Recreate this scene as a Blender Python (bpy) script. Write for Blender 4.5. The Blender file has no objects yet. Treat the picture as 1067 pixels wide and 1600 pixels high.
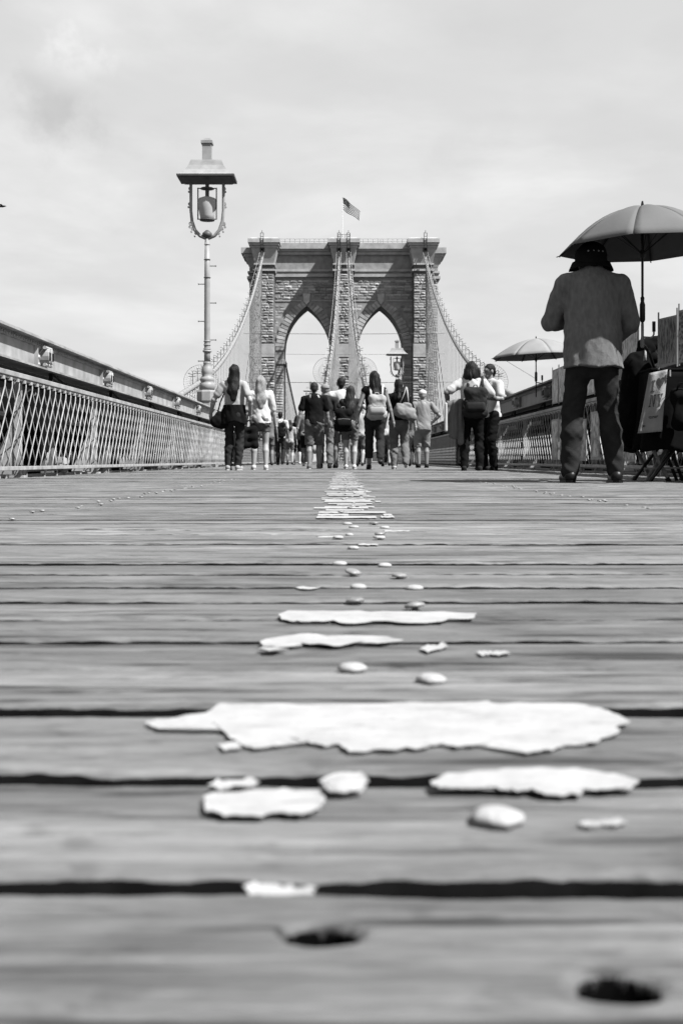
import bpy, bmesh, math, random
import numpy as np
from mathutils import Vector, Matrix

rng = random.Random(7)
nrg = np.random.default_rng(11)
C = bpy.context.scene.collection
scene = bpy.context.scene

# ------------------------------------------------------------------ camera
FPX, CX, HY, CAMZ = 1750.0, 533.5, 719.0, 0.165      # focal length in photo pixels, vanishing point, camera height
cam_data = bpy.data.cameras.new("camera")
cam_data.sensor_fit = 'VERTICAL'
cam_data.sensor_height = 36.0
cam_data.lens = FPX / 1600 * 36
cam_data.shift_y = -(800 - HY) / 1600
cam_data.clip_start = 0.02
cam_data.clip_end = 9000
cam_data.dof.use_dof = True
cam_data.dof.focus_distance = 6.0
cam_data.dof.aperture_fstop = 11.0
cam = bpy.data.objects.new("camera", cam_data)
cam.location = (0, 0, CAMZ)
cam.rotation_euler = (math.radians(90), 0, 0)
C.objects.link(cam)
scene.camera = cam

# ------------------------------------------------------------------ light
SUN_TRAVEL = Vector((-0.646, 0.38, -1.0)).normalized()
sun_el = math.asin(-SUN_TRAVEL.z)
sun_az = math.atan2(-SUN_TRAVEL.x, -SUN_TRAVEL.y)
world = bpy.data.worlds.new("World")
scene.world = world
world.use_nodes = True
nt = world.node_tree
nt.nodes.clear()
def wn(t, **kw):
    n = nt.nodes.new(t)
    for k, v in kw.items():
        setattr(n, k, v)
    return n
w_out = wn('ShaderNodeOutputWorld')
w_bg = wn('ShaderNodeBackground')
w_bg.inputs['Strength'].default_value = 0.053
w_sky = wn('ShaderNodeTexSky', sky_type='NISHITA')
w_sky.sun_disc = False
w_sky.sun_elevation = sun_el
w_sky.sun_rotation = sun_az
w_sky.dust_density = 2.0
w_bw = wn('ShaderNodeRGBToBW')
w_tc = wn('ShaderNodeTexCoord')
w_sep = wn('ShaderNodeSeparateXYZ')
nt.links.new(w_tc.outputs['Generated'], w_sep.inputs[0])
# cloud deck coordinates: direction projected on a flat ceiling, softened at the horizon
w_den = wn('ShaderNodeMath', operation='ADD'); w_den.inputs[1].default_value = 0.16
w_abs = wn('ShaderNodeMath', operation='ABSOLUTE')
nt.links.new(w_sep.outputs['Z'], w_abs.inputs[0]); nt.links.new(w_abs.outputs[0], w_den.inputs[0])
w_dx = wn('ShaderNodeMath', operation='DIVIDE'); w_dy = wn('ShaderNodeMath', operation='DIVIDE')
nt.links.new(w_sep.outputs['X'], w_dx.inputs[0]); nt.links.new(w_den.outputs[0], w_dx.inputs[1])
nt.links.new(w_sep.outputs['Y'], w_dy.inputs[0]); nt.links.new(w_den.outputs[0], w_dy.inputs[1])
w_cmb = wn('ShaderNodeCombineXYZ')
nt.links.new(w_dx.outputs[0], w_cmb.inputs['X']); nt.links.new(w_dy.outputs[0], w_cmb.inputs['Y'])
w_n1 = wn('ShaderNodeTexNoise'); w_n1.inputs['Scale'].default_value = 1.15
w_n1.inputs['Detail'].default_value = 9; w_n1.inputs['Roughness'].default_value = 0.55
w_n1.inputs['Distortion'].default_value = 0.25
nt.links.new(w_cmb.outputs[0], w_n1.inputs['Vector'])
w_r1 = wn('ShaderNodeMapRange'); w_r1.inputs['From Min'].default_value = 0.42; w_r1.inputs['From Max'].default_value = 0.70
w_r1.interpolation_type = 'SMOOTHSTEP'
w_r1.inputs['To Min'].default_value = 0.0; w_r1.inputs['To Max'].default_value = 1.0
nt.links.new(w_n1.outputs['Fac'], w_r1.inputs['Value'])
# veil of thin cloud: lift the clear sky to a milky tone, then add brighter puffs and faint grey undersides
w_veil = wn('ShaderNodeMix', data_type='FLOAT'); w_veil.inputs[0].default_value = 0.80; w_veil.inputs[3].default_value = 5.0
nt.links.new(w_sky.outputs[0], w_bw.inputs[0]); nt.links.new(w_bw.outputs[0], w_veil.inputs[2])
w_puff = wn('ShaderNodeMix', data_type='FLOAT'); w_puff.inputs[3].default_value = 5.6
nt.links.new(w_r1.outputs[0], w_puff.inputs[0]); nt.links.new(w_veil.outputs[0], w_puff.inputs[2])
w_n2 = wn('ShaderNodeTexNoise'); w_n2.inputs['Scale'].default_value = 3.3; w_n2.inputs['Detail'].default_value = 7
w_off = wn('ShaderNodeVectorMath', operation='ADD'); w_off.inputs[1].default_value = (3.7, 1.9, 0.4)
nt.links.new(w_cmb.outputs[0], w_off.inputs[0]); nt.links.new(w_off.outputs[0], w_n2.inputs['Vector'])
w_r2 = wn('ShaderNodeMapRange'); w_r2.inputs['From Min'].default_value = 0.5; w_r2.inputs['From Max'].default_value = 0.78
w_r2.inputs['To Min'].default_value = 1.0; w_r2.inputs['To Max'].default_value = 0.93
nt.links.new(w_n2.outputs['Fac'], w_r2.inputs['Value'])
w_mul = wn('ShaderNodeMath', operation='MULTIPLY')
nt.links.new(w_puff.outputs[0], w_mul.inputs[0]); nt.links.new(w_r2.outputs[0], w_mul.inputs[1])
def sky_blob(cx_, cy_, rad, lo_, hi_, amt, src):
    v = Vector(((cx_ - CX) / FPX, 1.0, (HY - cy_) / FPX)).normalized()
    ds = wn('ShaderNodeVectorMath', operation='DISTANCE'); ds.inputs[1].default_value = v
    wob = wn('ShaderNodeTexNoise'); wob.inputs['Scale'].default_value = 26; wob.inputs['Detail'].default_value = 6; wob.inputs['Roughness'].default_value = 0.6
    nt.links.new(w_tc.outputs['Generated'], wob.inputs['Vector']); nt.links.new(w_tc.outputs['Generated'], ds.inputs[0])
    ad = wn('ShaderNodeMath', operation='MULTIPLY_ADD'); ad.inputs[1].default_value = rad * 2.6
    nt.links.new(wob.outputs['Fac'], ad.inputs[0]); nt.links.new(ds.outputs['Value'], ad.inputs[2])
    mr = wn('ShaderNodeMapRange'); mr.interpolation_type = 'SMOOTHSTEP'
    mr.inputs['From Min'].default_value = rad * lo_; mr.inputs['From Max'].default_value = rad * hi_; mr.inputs['To Min'].default_value = amt; mr.inputs['To Max'].default_value = 1.0
    nt.links.new(ad.outputs[0], mr.inputs['Value'])
    mm = wn('ShaderNodeMath', operation='MULTIPLY'); nt.links.new(src, mm.inputs[0]); nt.links.new(mr.outputs[0], mm.inputs[1]); return mm.outputs[0]
w_col = sky_blob(112, 92, 0.036, 1.2, 2.2, 1.2, w_mul.outputs[0])
w_col = sky_blob(95, 172, 0.045, 1.2, 2.3, 0.84, w_col)
w_col = sky_blob(275, 275, 0.034, 1.2, 2.3, 0.95, w_col)
w_col = sky_blob(720, 270, 0.05, 1.2, 2.4, 0.95, w_col)
nt.links.new(w_col, w_bg.inputs['Color'])
nt.links.new(w_bg.outputs[0], w_out.inputs['Surface'])

sun_data = bpy.data.lights.new("sun", 'SUN')
sun_data.energy = 5.0
sun_data.angle = math.radians(0.55)
sun_data.color = (1, 1, 1)
sun = bpy.data.objects.new("sun", sun_data)
sun.rotation_euler = SUN_TRAVEL.to_track_quat('-Z', 'Y').to_euler()
sun.location = (60, -20, 120)
C.objects.link(sun)

vs = scene.view_settings
vs.view_transform = 'Standard'
vs.look = 'None'
vs.exposure = 1.6
vs.gamma = 1.0
vs.use_curve_mapping = False
scene.render.engine = 'CYCLES'
scene.cycles.use_denoising = True
scene.cycles.max_bounces = 6
scene.cycles.diffuse_bounces = 3
scene.cycles.use_adaptive_sampling = True

# ------------------------------------------------------------------ helpers
def px(x, d): return (x - CX) * d / FPX
def pz(y, d): return CAMZ + (HY - y) * d / FPX

def mat(name, v, rough=0.7, var=0.25, scale=6.0, bump=0.0, bscale=40.0, metal=0.0, stretch=None, spec=0.15, objrand=0.0, detail=6, sheen=0.0):
    v = v * 0.69
    m = bpy.data.materials.new(name)
    m.use_nodes = True
    t = m.node_tree
    b = t.nodes['Principled BSDF']
    b.inputs['Roughness'].default_value = rough
    b.inputs['Metallic'].default_value = metal
    b.inputs['Specular IOR Level'].default_value = spec
    if sheen: b.inputs['Sheen Weight'].default_value = sheen
    tc = t.nodes.new('ShaderNodeTexCoord')
    src = tc.outputs['Object']
    if stretch:
        mp = t.nodes.new('ShaderNodeMapping'); mp.inputs['Scale'].default_value = stretch
        t.links.new(src, mp.inputs[0]); src = mp.outputs[0]
    n = t.nodes.new('ShaderNodeTexNoise')
    n.inputs['Scale'].default_value = scale; n.inputs['Detail'].default_value = detail
    t.links.new(src, n.inputs['Vector'])
    r = t.nodes.new('ShaderNodeMapRange')
    r.inputs['From Min'].default_value = 0.25; r.inputs['From Max'].default_value = 0.75
    r.inputs['To Min'].default_value = v * (1 - var); r.inputs['To Max'].default_value = v * (1 + var)
    t.links.new(n.outputs['Fac'], r.inputs['Value'])
    val = r.outputs[0]
    if objrand:
        oi = t.nodes.new('ShaderNodeObjectInfo')
        rr = t.nodes.new('ShaderNodeMapRange'); rr.inputs['To Min'].default_value = 1 - objrand; rr.inputs['To Max'].default_value = 1 + objrand
        t.links.new(oi.outputs['Random'], rr.inputs['Value'])
        mu = t.nodes.new('ShaderNodeMath'); mu.operation = 'MULTIPLY'
        t.links.new(val, mu.inputs[0]); t.links.new(rr.outputs[0], mu.inputs[1]); val = mu.outputs[0]
    cc = t.nodes.new('ShaderNodeCombineColor')
    for i in range(3): t.links.new(val, cc.inputs[i])
    t.links.new(cc.outputs[0], b.inputs['Base Color'])
    if bump:
        n2 = t.nodes.new('ShaderNodeTexNoise'); n2.inputs['Scale'].default_value = bscale; n2.inputs['Detail'].default_value = 8
        t.links.new(src, n2.inputs['Vector'])
        bp = t.nodes.new('ShaderNodeBump'); bp.inputs['Strength'].default_value = bump; bp.inputs['Distance'].default_value = 0.01
        t.links.new(n2.outputs['Fac'], bp.inputs['Height']); t.links.new(bp.outputs[0], b.inputs['Normal'])
    return m

class MB:
    def __init__(s): s.v = []; s.f = []; s.mi = []; s.cur = 0
    def add(s, vs, fs):
        o = len(s.v); s.v.extend([tuple(p) for p in vs])
        for f in fs: s.f.append(tuple(i + o for i in f)); s.mi.append(s.cur)
        return s
    def box(s, c, size, M=None):
        hx, hy, hz = size[0] / 2, size[1] / 2, size[2] / 2
        P = [Vector((x, y, z)) for x in (-hx, hx) for y in (-hy, hy) for z in (-hz, hz)]
        if M is not None: P = [M @ p for p in P]
        c = Vector(c); P = [p + c for p in P]
        return s.add(P, [(0, 1, 3, 2), (4, 6, 7, 5), (0, 4, 5, 1), (2, 3, 7, 6), (0, 2, 6, 4), (1, 5, 7, 3)])
    def bb(s, x0, x1, y0, y1, z0, z1):
        return s.box(((x0 + x1) / 2, (y0 + y1) / 2, (z0 + z1) / 2), (abs(x1 - x0), abs(y1 - y0), abs(z1 - z0)))
    def frustum(s, x0, x1, y0, y1, z0, X0, X1, Y0, Y1, z1):
        P = [(x0, y0, z0), (x1, y0, z0), (x1, y1, z0), (x0, y1, z0), (X0, Y0, z1), (X1, Y0, z1), (X1, Y1, z1), (X0, Y1, z1)]
        return s.add(P, [(3, 2, 1, 0), (4, 5, 6, 7), (0, 1, 5, 4), (1, 2, 6, 5), (2, 3, 7, 6), (3, 0, 4, 7)])
    def tube(s, pts, r, n=8, cap=True, flat=1.0):
        pts = [Vector(p) for p in pts]
        rs = r if isinstance(r, (list, tuple)) else [r] * len(pts)
        rings = []; up = None
        for i, p in enumerate(pts):
            t = (pts[min(i + 1, len(pts) - 1)] - pts[max(i - 1, 0)]).normalized()
            if up is None: up = Vector((0, 0, 1)) if abs(t.z) < 0.95 else Vector((0, 1, 0))
            a = t.cross(up)
            if a.length < 1e-5: a = t.orthogonal()
            a.normalize(); b = a.cross(t).normalized(); up = b
            rings.append([p + a * math.cos(2 * math.pi * k / n) * rs[i] + b * math.sin(2 * math.pi * k / n) * rs[i] * flat for k in range(n)])
        V = [q for R in rings for q in R]; F = []
        for i in range(len(pts) - 1):
            for k in range(n):
                F.append((i * n + k, i * n + (k + 1) % n, (i + 1) * n + (k + 1) % n, (i + 1) * n + k))
        if cap:
            F.append(tuple(range(n - 1, -1, -1))); F.append(tuple((len(pts) - 1) * n + k for k in range(n)))
        return s.add(V, F)
    def lathe(s, prof, n=16, c=(0, 0, 0), rot=0.0):
        V = []; F = []
        for (r, z) in prof:
            for k in range(n):
                a = 2 * math.pi * k / n + rot
                V.append((c[0] + r * math.cos(a), c[1] + r * math.sin(a), c[2] + z))
        for i in range(len(prof) - 1):
            for k in range(n):
                F.append((i * n + k, i * n + (k + 1) % n, (i + 1) * n + (k + 1) % n, (i + 1) * n + k))
        F.append(tuple(range(n - 1, -1, -1))); F.append(tuple((len(prof) - 1) * n + k for k in range(n)))
        return s.add(V, F)
    def prism(s, poly, ax, lo, hi):
        """poly: 2-D points; ax: axis of extrusion"""
        def P(a, b, w):
            return {'x': (w, a, b), 'y': (a, w, b), 'z': (a, b, w)}[ax]
        n = len(poly)
        V = [P(a, b, lo) for a, b in poly] + [P(a, b, hi) for a, b in poly]
        F = [tuple(range(n)), tuple(range(2 * n - 1, n - 1, -1))] + [(i, i + n, (i + 1) % n + n, (i + 1) % n) for i in range(n)]
        return s.add(V, F)
    def mesh(s, name, mats, smooth=False, fixn=True):
        me = bpy.data.meshes.new(name)
        me.from_pydata(s.v, [], s.f)
        for m in (mats if isinstance(mats, (list, tuple)) else [mats]): me.materials.append(m)
        if len(set(s.mi)) > 1 or (s.mi and s.mi[0]): me.polygons.foreach_set('material_index', s.mi)
        if fixn:
            bm = bmesh.new(); bm.from_mesh(me); bmesh.ops.recalc_face_normals(bm, faces=bm.faces); bm.to_mesh(me); bm.free()
        if smooth: me.polygons.foreach_set('use_smooth', [True] * len(me.polygons))
        me.update()
        return me
    def build(s, name, mats, parent=None, smooth=False, loc=None, bevel=0.0, fixn=True):
        o = bpy.data.objects.new(name, s.mesh(name, mats, smooth, fixn)); C.objects.link(o)
        if parent is not None: o.parent = parent
        if loc is not None: o.location = loc
        if bevel:
            b = o.modifiers.new('bevel', 'BEVEL'); b.width = bevel; b.segments = 2; b.limit_method = 'ANGLE'
        if smooth == 'auto': pass
        return o

def inst(me, name, parent=None, loc=(0, 0, 0), rot=(0, 0, 0), sc=(1, 1, 1)):
    o = bpy.data.objects.new(name, me); C.objects.link(o)
    if parent is not None: o.parent = parent
    o.location = loc; o.rotation_euler = rot; o.scale = sc
    return o
def tag(o, label, cat, group=None):
    o['label'] = label; o['category'] = cat
    if group: o['group'] = group
    return o
def empty(name, loc=(0, 0, 0), rz=0.0, kind=None):
    o = bpy.data.objects.new(name, None); C.objects.link(o)
    o.location = loc; o.rotation_euler = (0, 0, rz); o.empty_display_size = 0.2
    if kind: o['kind'] = kind
    return o
def thing(name, label, cat, loc=(0, 0, 0), rz=0.0, group=None):
    return tag(empty(name, loc, rz), label, cat, group)
def copy_tree(o, parent=None):
    c = o.copy(); C.objects.link(c); c.parent = parent
    for ch in list(o.children): copy_tree(ch, c)
    return c

def vnoise2(nx, ny, fx, fy, seed):
    """smooth value noise on an nx x ny grid, with fx, fy cells"""
    r = np.random.default_rng(seed)
    g = r.random((int(fx) + 3, int(fy) + 3))
    return g
def noise2(X, Y, sx, sy, seed, octv=3):
    r = np.random.default_rng(seed); out = np.zeros_like(X); a = 1.0; tot = 0
    for o in range(octv):
        g = r.random((256, 256))
        u = X / sx * 2 ** o + 77.3; v = Y / sy * 2 ** o + 31.7
        iu = np.floor(u).astype(int); iv = np.floor(v).astype(int); fu = u - iu; fv = v - iv
        fu = fu * fu * (3 - 2 * fu); fv = fv * fv * (3 - 2 * fv)
        A = g[iu % 256, iv % 256]; B = g[(iu + 1) % 256, iv % 256]; Cc = g[iu % 256, (iv + 1) % 256]; D = g[(iu + 1) % 256, (iv + 1) % 256]
        out += a * ((A * (1 - fu) + B * fu) * (1 - fv) + (Cc * (1 - fu) + D * fu) * fv); tot += a; a *= 0.5
    return out / tot

# ------------------------------------------------------------------ materials
M = {}
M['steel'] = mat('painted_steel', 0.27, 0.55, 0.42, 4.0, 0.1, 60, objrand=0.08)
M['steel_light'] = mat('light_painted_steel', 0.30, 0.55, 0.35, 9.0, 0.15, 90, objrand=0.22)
M['steel_dark'] = mat('dark_steel', 0.02, 0.9, 0.3, 6.0, spec=0.03)
M['shade_black'] = mat('shade_black_fill', 0.008, 1.0, 0.3, 3.0, spec=0.0)  # flat black standing in for shade behind the lattice and in openings
M['lamp'] = mat('lamp_paint', 0.24, 0.45, 0.2, 5.0, 0.1, 60)
M['lamp_dark'] = mat('lamp_dark_paint', 0.07, 0.5, 0.2, 5.0)
M['hood'] = mat('hood_paint', 0.25, 0.5, 0.2, 5.0)
M['globe'] = mat('lamp_globe_metal', 0.34, 0.35, 0.1, 5.0)
M['stone_a'] = mat('granite_a', 0.29, 0.9, 0.35, 1.1, 0.6, 3.0, spec=0.15, objrand=0.15)
M['stone_b'] = mat('granite_b', 0.21, 0.9, 0.35, 1.3, 0.6, 3.0, spec=0.15, objrand=0.15)
M['stone_c'] = mat('granite_c', 0.37, 0.9, 0.30, 1.2, 0.6, 3.0, spec=0.15, objrand=0.15)
M['stone_smooth'] = mat('dressed_granite', 0.31, 0.85, 0.25, 0.8, 0.3, 4.0, spec=0.15)
M['stone_wall'] = mat('wall_granite', 0.23, 0.9, 0.3, 0.9, 0.4, 4.0, spec=0.15)
M['stone_joint'] = mat('masonry_joint', 0.11, 0.95, 0.3, 2.0, spec=0.1)
M['steel_shade'] = mat('grey_and_shaded_steel', 0.14, 0.55, 0.3, 3.0, 0.1, 60, objrand=0.1)  # plain darker grey steel; on the right girder it stands in for shade
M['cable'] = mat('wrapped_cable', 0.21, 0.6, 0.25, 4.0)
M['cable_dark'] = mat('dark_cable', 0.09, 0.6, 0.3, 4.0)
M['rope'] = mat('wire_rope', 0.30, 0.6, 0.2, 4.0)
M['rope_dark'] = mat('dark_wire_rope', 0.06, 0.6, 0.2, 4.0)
M['asphalt'] = mat('asphalt', 0.05, 0.9, 0.2, 3.0)
M['water'] = mat('river_water', 0.05, 0.15, 0.3, 0.05, 0.4, 0.6)
M['nail'] = mat('worn_nail', 0.22, 0.55, 0.4, 60.0, 0.2, 120, metal=0.35, objrand=0.25)
M['nail_paint'] = mat('painted_and_highlight_nail', 0.30, 0.6, 0.12, 120.0, 0.2, 200)  # on the first nail this coat stands in for a shiny highlight
M['joist'] = mat('joist_wood', 0.05, 0.9, 0.3, 5.0)

def wood_mat():
    m = bpy.data.materials.new('weathered_plank'); m.use_nodes = True
    t = m.node_tree; b = t.nodes['Principled BSDF']; L = t.links
    def N(ty, **kw):
        n = t.nodes.new(ty)
        for k, v in kw.items(): setattr(n, k, v)
        return n
    tc = N('ShaderNodeTexCoord'); oi = N('ShaderNodeObjectInfo')
    off = N('ShaderNodeVectorMath', operation='SCALE'); off.inputs[0].default_value = (13.0, 7.0, 5.0)
    L.new(oi.outputs['Random'], off.inputs['Scale'])
    ad = N('ShaderNodeVectorMath', operation='ADD'); L.new(tc.outputs['Object'], ad.inputs[0]); L.new(off.outputs[0], ad.inputs[1])
    def stretched(sx, sy, sz, scale, detail, rough=0.6, dist=0.0):
        mp = N('ShaderNodeMapping'); mp.inputs['Scale'].default_value = (sx, sy, sz); L.new(ad.outputs[0], mp.inputs[0])
        n = N('ShaderNodeTexNoise'); n.inputs['Scale'].default_value = scale; n.inputs['Detail'].default_value = detail
        n.inputs['Roughness'].default_value = rough; n.inputs['Distortion'].default_value = dist
        L.new(mp.outputs[0], n.inputs['Vector']); return n.outputs['Fac']
    def rng_(s, a, bb, c, d):
        r = N('ShaderNodeMapRange'); r.inputs['From Min'].default_value = a; r.inputs['From Max'].default_value = bb
        r.inputs['To Min'].default_value = c; r.inputs['To Max'].default_value = d; L.new(s, r.inputs['Value']); return r.outputs[0]
    def mul(a, c):
        n = N('ShaderNodeMath', operation='MULTIPLY'); L.new(a, n.inputs[0])
        if isinstance(c, float): n.inputs[1].default_value = c
        else: L.new(c, n.inputs[1])
        return n.outputs[0]
    grain = stretched(7.0, 105, 105, 1.0, 9, 0.72, 0.9)
    fine = stretched(38, 620, 620, 1.0, 5, 0.7)
    blot = stretched(3.6, 15, 15, 1.0, 7, 0.62, 0.8)
    crack = stretched(3.4, 62, 62, 1.0, 5, 0.6, 0.5)
    spot = stretched(22, 38, 38, 1.0, 4, 0.6, 0.3)
    v = rng_(grain, 0.3, 0.7, 0.052, 0.122)
    v = mul(v, rng_(fine, 0.25, 0.75, 0.70, 1.30))
    v = mul(v, rng_(blot, 0.3, 0.7, 0.50, 1.45))
    v = mul(v, rng_(spot, 0.32, 0.42, 0.72, 1.0))
    v = mul(v, rng_(oi.outputs['Random'], 0, 1, 0.78, 1.22))
    v = mul(v, rng_(crack, 0.37, 0.44, 0.22, 1.0))
    cc = N('ShaderNodeCombineColor')
    for i in range(3): L.new(v, cc.inputs[i])
    L.new(cc.outputs[0], b.inputs['Base Color'])
    b.inputs['Roughness'].default_value = 0.75; b.inputs['Specular IOR Level'].default_value = 0.25
    bp = N('ShaderNodeBump'); bp.inputs['Strength'].default_value = 0.55; bp.inputs['Distance'].default_value = 0.0015
    bp2 = N('ShaderNodeBump'); bp2.inputs['Strength'].default_value = 0.4; bp2.inputs['Distance'].default_value = 0.003
    L.new(fine, bp.inputs['Height']); L.new(grain, bp2.inputs['Height']); L.new(bp.outputs[0], bp2.inputs['Normal']); L.new(bp2.outputs[0], b.inputs['Normal'])
    return m
M['wood'] = wood_mat()
M['bore'] = mat('shade_black_bore', 0.003, 1.0, 0.2, 50, spec=0.0)  # black walls put the shade inside the holes into the colour
M['plank_side'] = mat('shade_black_plank_side', 0.006, 1.0, 0.3, 20.0, spec=0.0)  # near-black sides carry the shade of the plank gaps as colour
def paint_mat():
    m = mat('worn_white_paint', 0.30, 0.8, 0.14, 30.0, 0.10, 160, spec=0.12)
    t = m.node_tree; b = t.nodes['Principled BSDF']; src = b.inputs['Base Color'].links[0].from_socket
    tc = t.nodes.new('ShaderNodeTexCoord'); mp = t.nodes.new('ShaderNodeMapping'); mp.inputs['Scale'].default_value = (34, 150, 150)
    n = t.nodes.new('ShaderNodeTexNoise'); n.inputs['Scale'].default_value = 1.0; n.inputs['Detail'].default_value = 7; n.inputs['Roughness'].default_value = 0.7
    r = t.nodes.new('ShaderNodeMapRange'); r.inputs['From Min'].default_value = 0.33; r.inputs['From Max'].default_value = 0.44; r.inputs['To Min'].default_value = 0.40; r.inputs['To Max'].default_value = 1.0
    mx = t.nodes.new('ShaderNodeMix'); mx.data_type = 'RGBA'; mx.blend_type = 'MIX'; mx.inputs[6].default_value = (0.08, 0.08, 0.08, 1)
    t.links.new(tc.outputs['Object'], mp.inputs[0]); t.links.new(mp.outputs[0], n.inputs[0]); t.links.new(n.outputs['Fac'], r.inputs['Value'])
    t.links.new(r.outputs[0], mx.inputs[0]); t.links.new(src, mx.inputs[7]); t.links.new(mx.outputs[2], b.inputs['Base Color'])
    return m
M['paint'] = paint_mat()

# ------------------------------------------------------------------ setting: river, roadways
river = MB().bb(-4000, 4000, -200, 7000, -41.0, -40.0).build('river', M['water']); river['kind'] = 'structure'
for sx in (-1, 1):
    rd = MB().bb(sx * 5.0, sx * 15.0, -6, 640, -4.6, -4.2)
    r_ = rd.build('roadway', M['asphalt']); r_['kind'] = 'structure'

# ------------------------------------------------------------------ setting: the plank walkway
PITCH, G0 = 0.148, 0.444
XL, XR = -3.05, 3.34
walk = empty('walkway', kind='structure')

def plank_grid(xs, ys, seed, amp, pits=(), edge=0.002, wob=0.0018):
    """height field plank: top follows grain, rounded worn edges, then sides and bottom"""
    X, Y = np.meshgrid(xs, ys, indexing='ij')
    w = ys[-1] - ys[0]
    ea = (noise2(X, Y * 0, 0.07, 1, seed + 1, 4) - 0.5) * 2 * wob * 2 + (noise2(X, Y * 0, 0.6, 1, seed + 5) - 0.5) * wob * 2
    eb = (noise2(X, Y * 0, 0.11, 1, seed + 2) - 0.5) * 2 * wob * 2 + (noise2(X, Y * 0, 0.7, 1, seed + 6) - 0.5) * wob * 2
    s = (Y - ys[0]) / w
    Yd = Y + ea * (1 - s) + eb * s
    Z = (noise2(X, Y, 0.22, 0.006, seed + 3, 3) - 0.5) * amp * 2 + (noise2(X, Y, 0.8, 0.07, seed + 4, 2) - 0.5) * amp * 1.5
    da = (Y - ys[0]); db = (ys[-1] - Y)
    eh = edge * (0.5 + 1.2 * noise2(X, Y * 0, 0.02, 1, seed + 8, 4))
    ea = ea + (noise2(X, Y * 0, 0.012, 1, seed + 11, 2) - 0.5) * wob * 1.2 * (np.abs(X) < 0.6); Yd = Y + ea * (1 - s) + eb * s
    Z -= eh * np.exp(-da / 0.0045) + eh * np.exp(-db / 0.0045)
    cr = noise2(X, Y, 0.5, 0.010, seed + 9, 2)
    Z -= np.clip(0.26 - cr, 0, 1) * 0.018 * (amp / 0.0008)
    for (cx, cy, rx, ry, dep, kind) in pits:
        q = np.sqrt(((X - cx) / rx) ** 2 + ((Y - cy) / ry) ** 2)
        q = q + (noise2(X, Y, 0.011, 0.008, seed + 20, 2) - 0.5) * 0.10
        Z -= 0.0035 * np.clip((1.5 - q) / 0.5, 0, 1) ** 2 + dep * np.clip((1.02 - q) / 0.16, 0, 1)
    nx, ny = X.shape
    V = np.stack([X, Yd, Z], -1).reshape(-1, 3)
    idx = np.arange(nx * ny).reshape(nx, ny)
    F = np.stack([idx[:-1, :-1], idx[1:, :-1], idx[1:, 1:], idx[:-1, 1:]], -1).reshape(-1, 4)
    # skirts
    T = 0.045
    f0 = np.stack([X[:, 0], Yd[:, 0], np.full(nx, -T)], -1); f1 = np.stack([X[:, -1], Yd[:, -1], np.full(nx, -T)], -1)
    o0 = nx * ny; o1 = o0 + nx
    V = np.concatenate([V, f0, f1])
    k = np.arange(nx - 1)
    S0 = np.stack([idx[:-1, 0], o0 + k, o0 + k + 1, idx[1:, 0]], -1)
    S1 = np.stack([idx[1:, -1], o1 + k + 1, o1 + k, idx[:-1, -1]], -1)
    B = np.stack([o0 + k, o1 + k, o1 + k + 1, o0 + k + 1], -1)
    F = np.concatenate([F, S0, S1, B])
    # end caps
    ends = [tuple(list(idx[0, ::-1]) + [o0, o1]), tuple(list(idx[-1, :]) + [o1 + nx - 1, o0 + nx - 1])]
    me = bpy.data.meshes.new('plank')
    me.from_pydata(V.tolist(), [], F.tolist() + ends)
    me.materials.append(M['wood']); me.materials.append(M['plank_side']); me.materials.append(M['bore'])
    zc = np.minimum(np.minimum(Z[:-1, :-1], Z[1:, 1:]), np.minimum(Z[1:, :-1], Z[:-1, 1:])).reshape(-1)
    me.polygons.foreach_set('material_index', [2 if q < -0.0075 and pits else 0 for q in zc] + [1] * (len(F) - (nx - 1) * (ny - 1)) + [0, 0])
    me.polygons.foreach_set('use_smooth', [True] * len(F) + [False] * 2)
    me.update()
    return me

def xs_near(xf, step):
    a = np.arange(-xf, xf + 1e-6, step)
    b = np.arange(xf + 0.03, 1.6, 0.03); c = np.arange(1.7, XR, 0.12)
    right = np.concatenate([b, c, [XR]]); left = -np.concatenate([b, c[c < -XL - 0.02], [-XL]])
    return np.concatenate([left[::-1], a, right])
def ys_prof(w, n):
    t = np.linspace(0, 1, n)
    e = np.array([0, 0.0015, 0.003, 0.005, 0.008, 0.012])
    return np.concatenate([e, 0.012 + (w - 0.024) * t[1:-1], w - e[::-1]])

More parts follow.
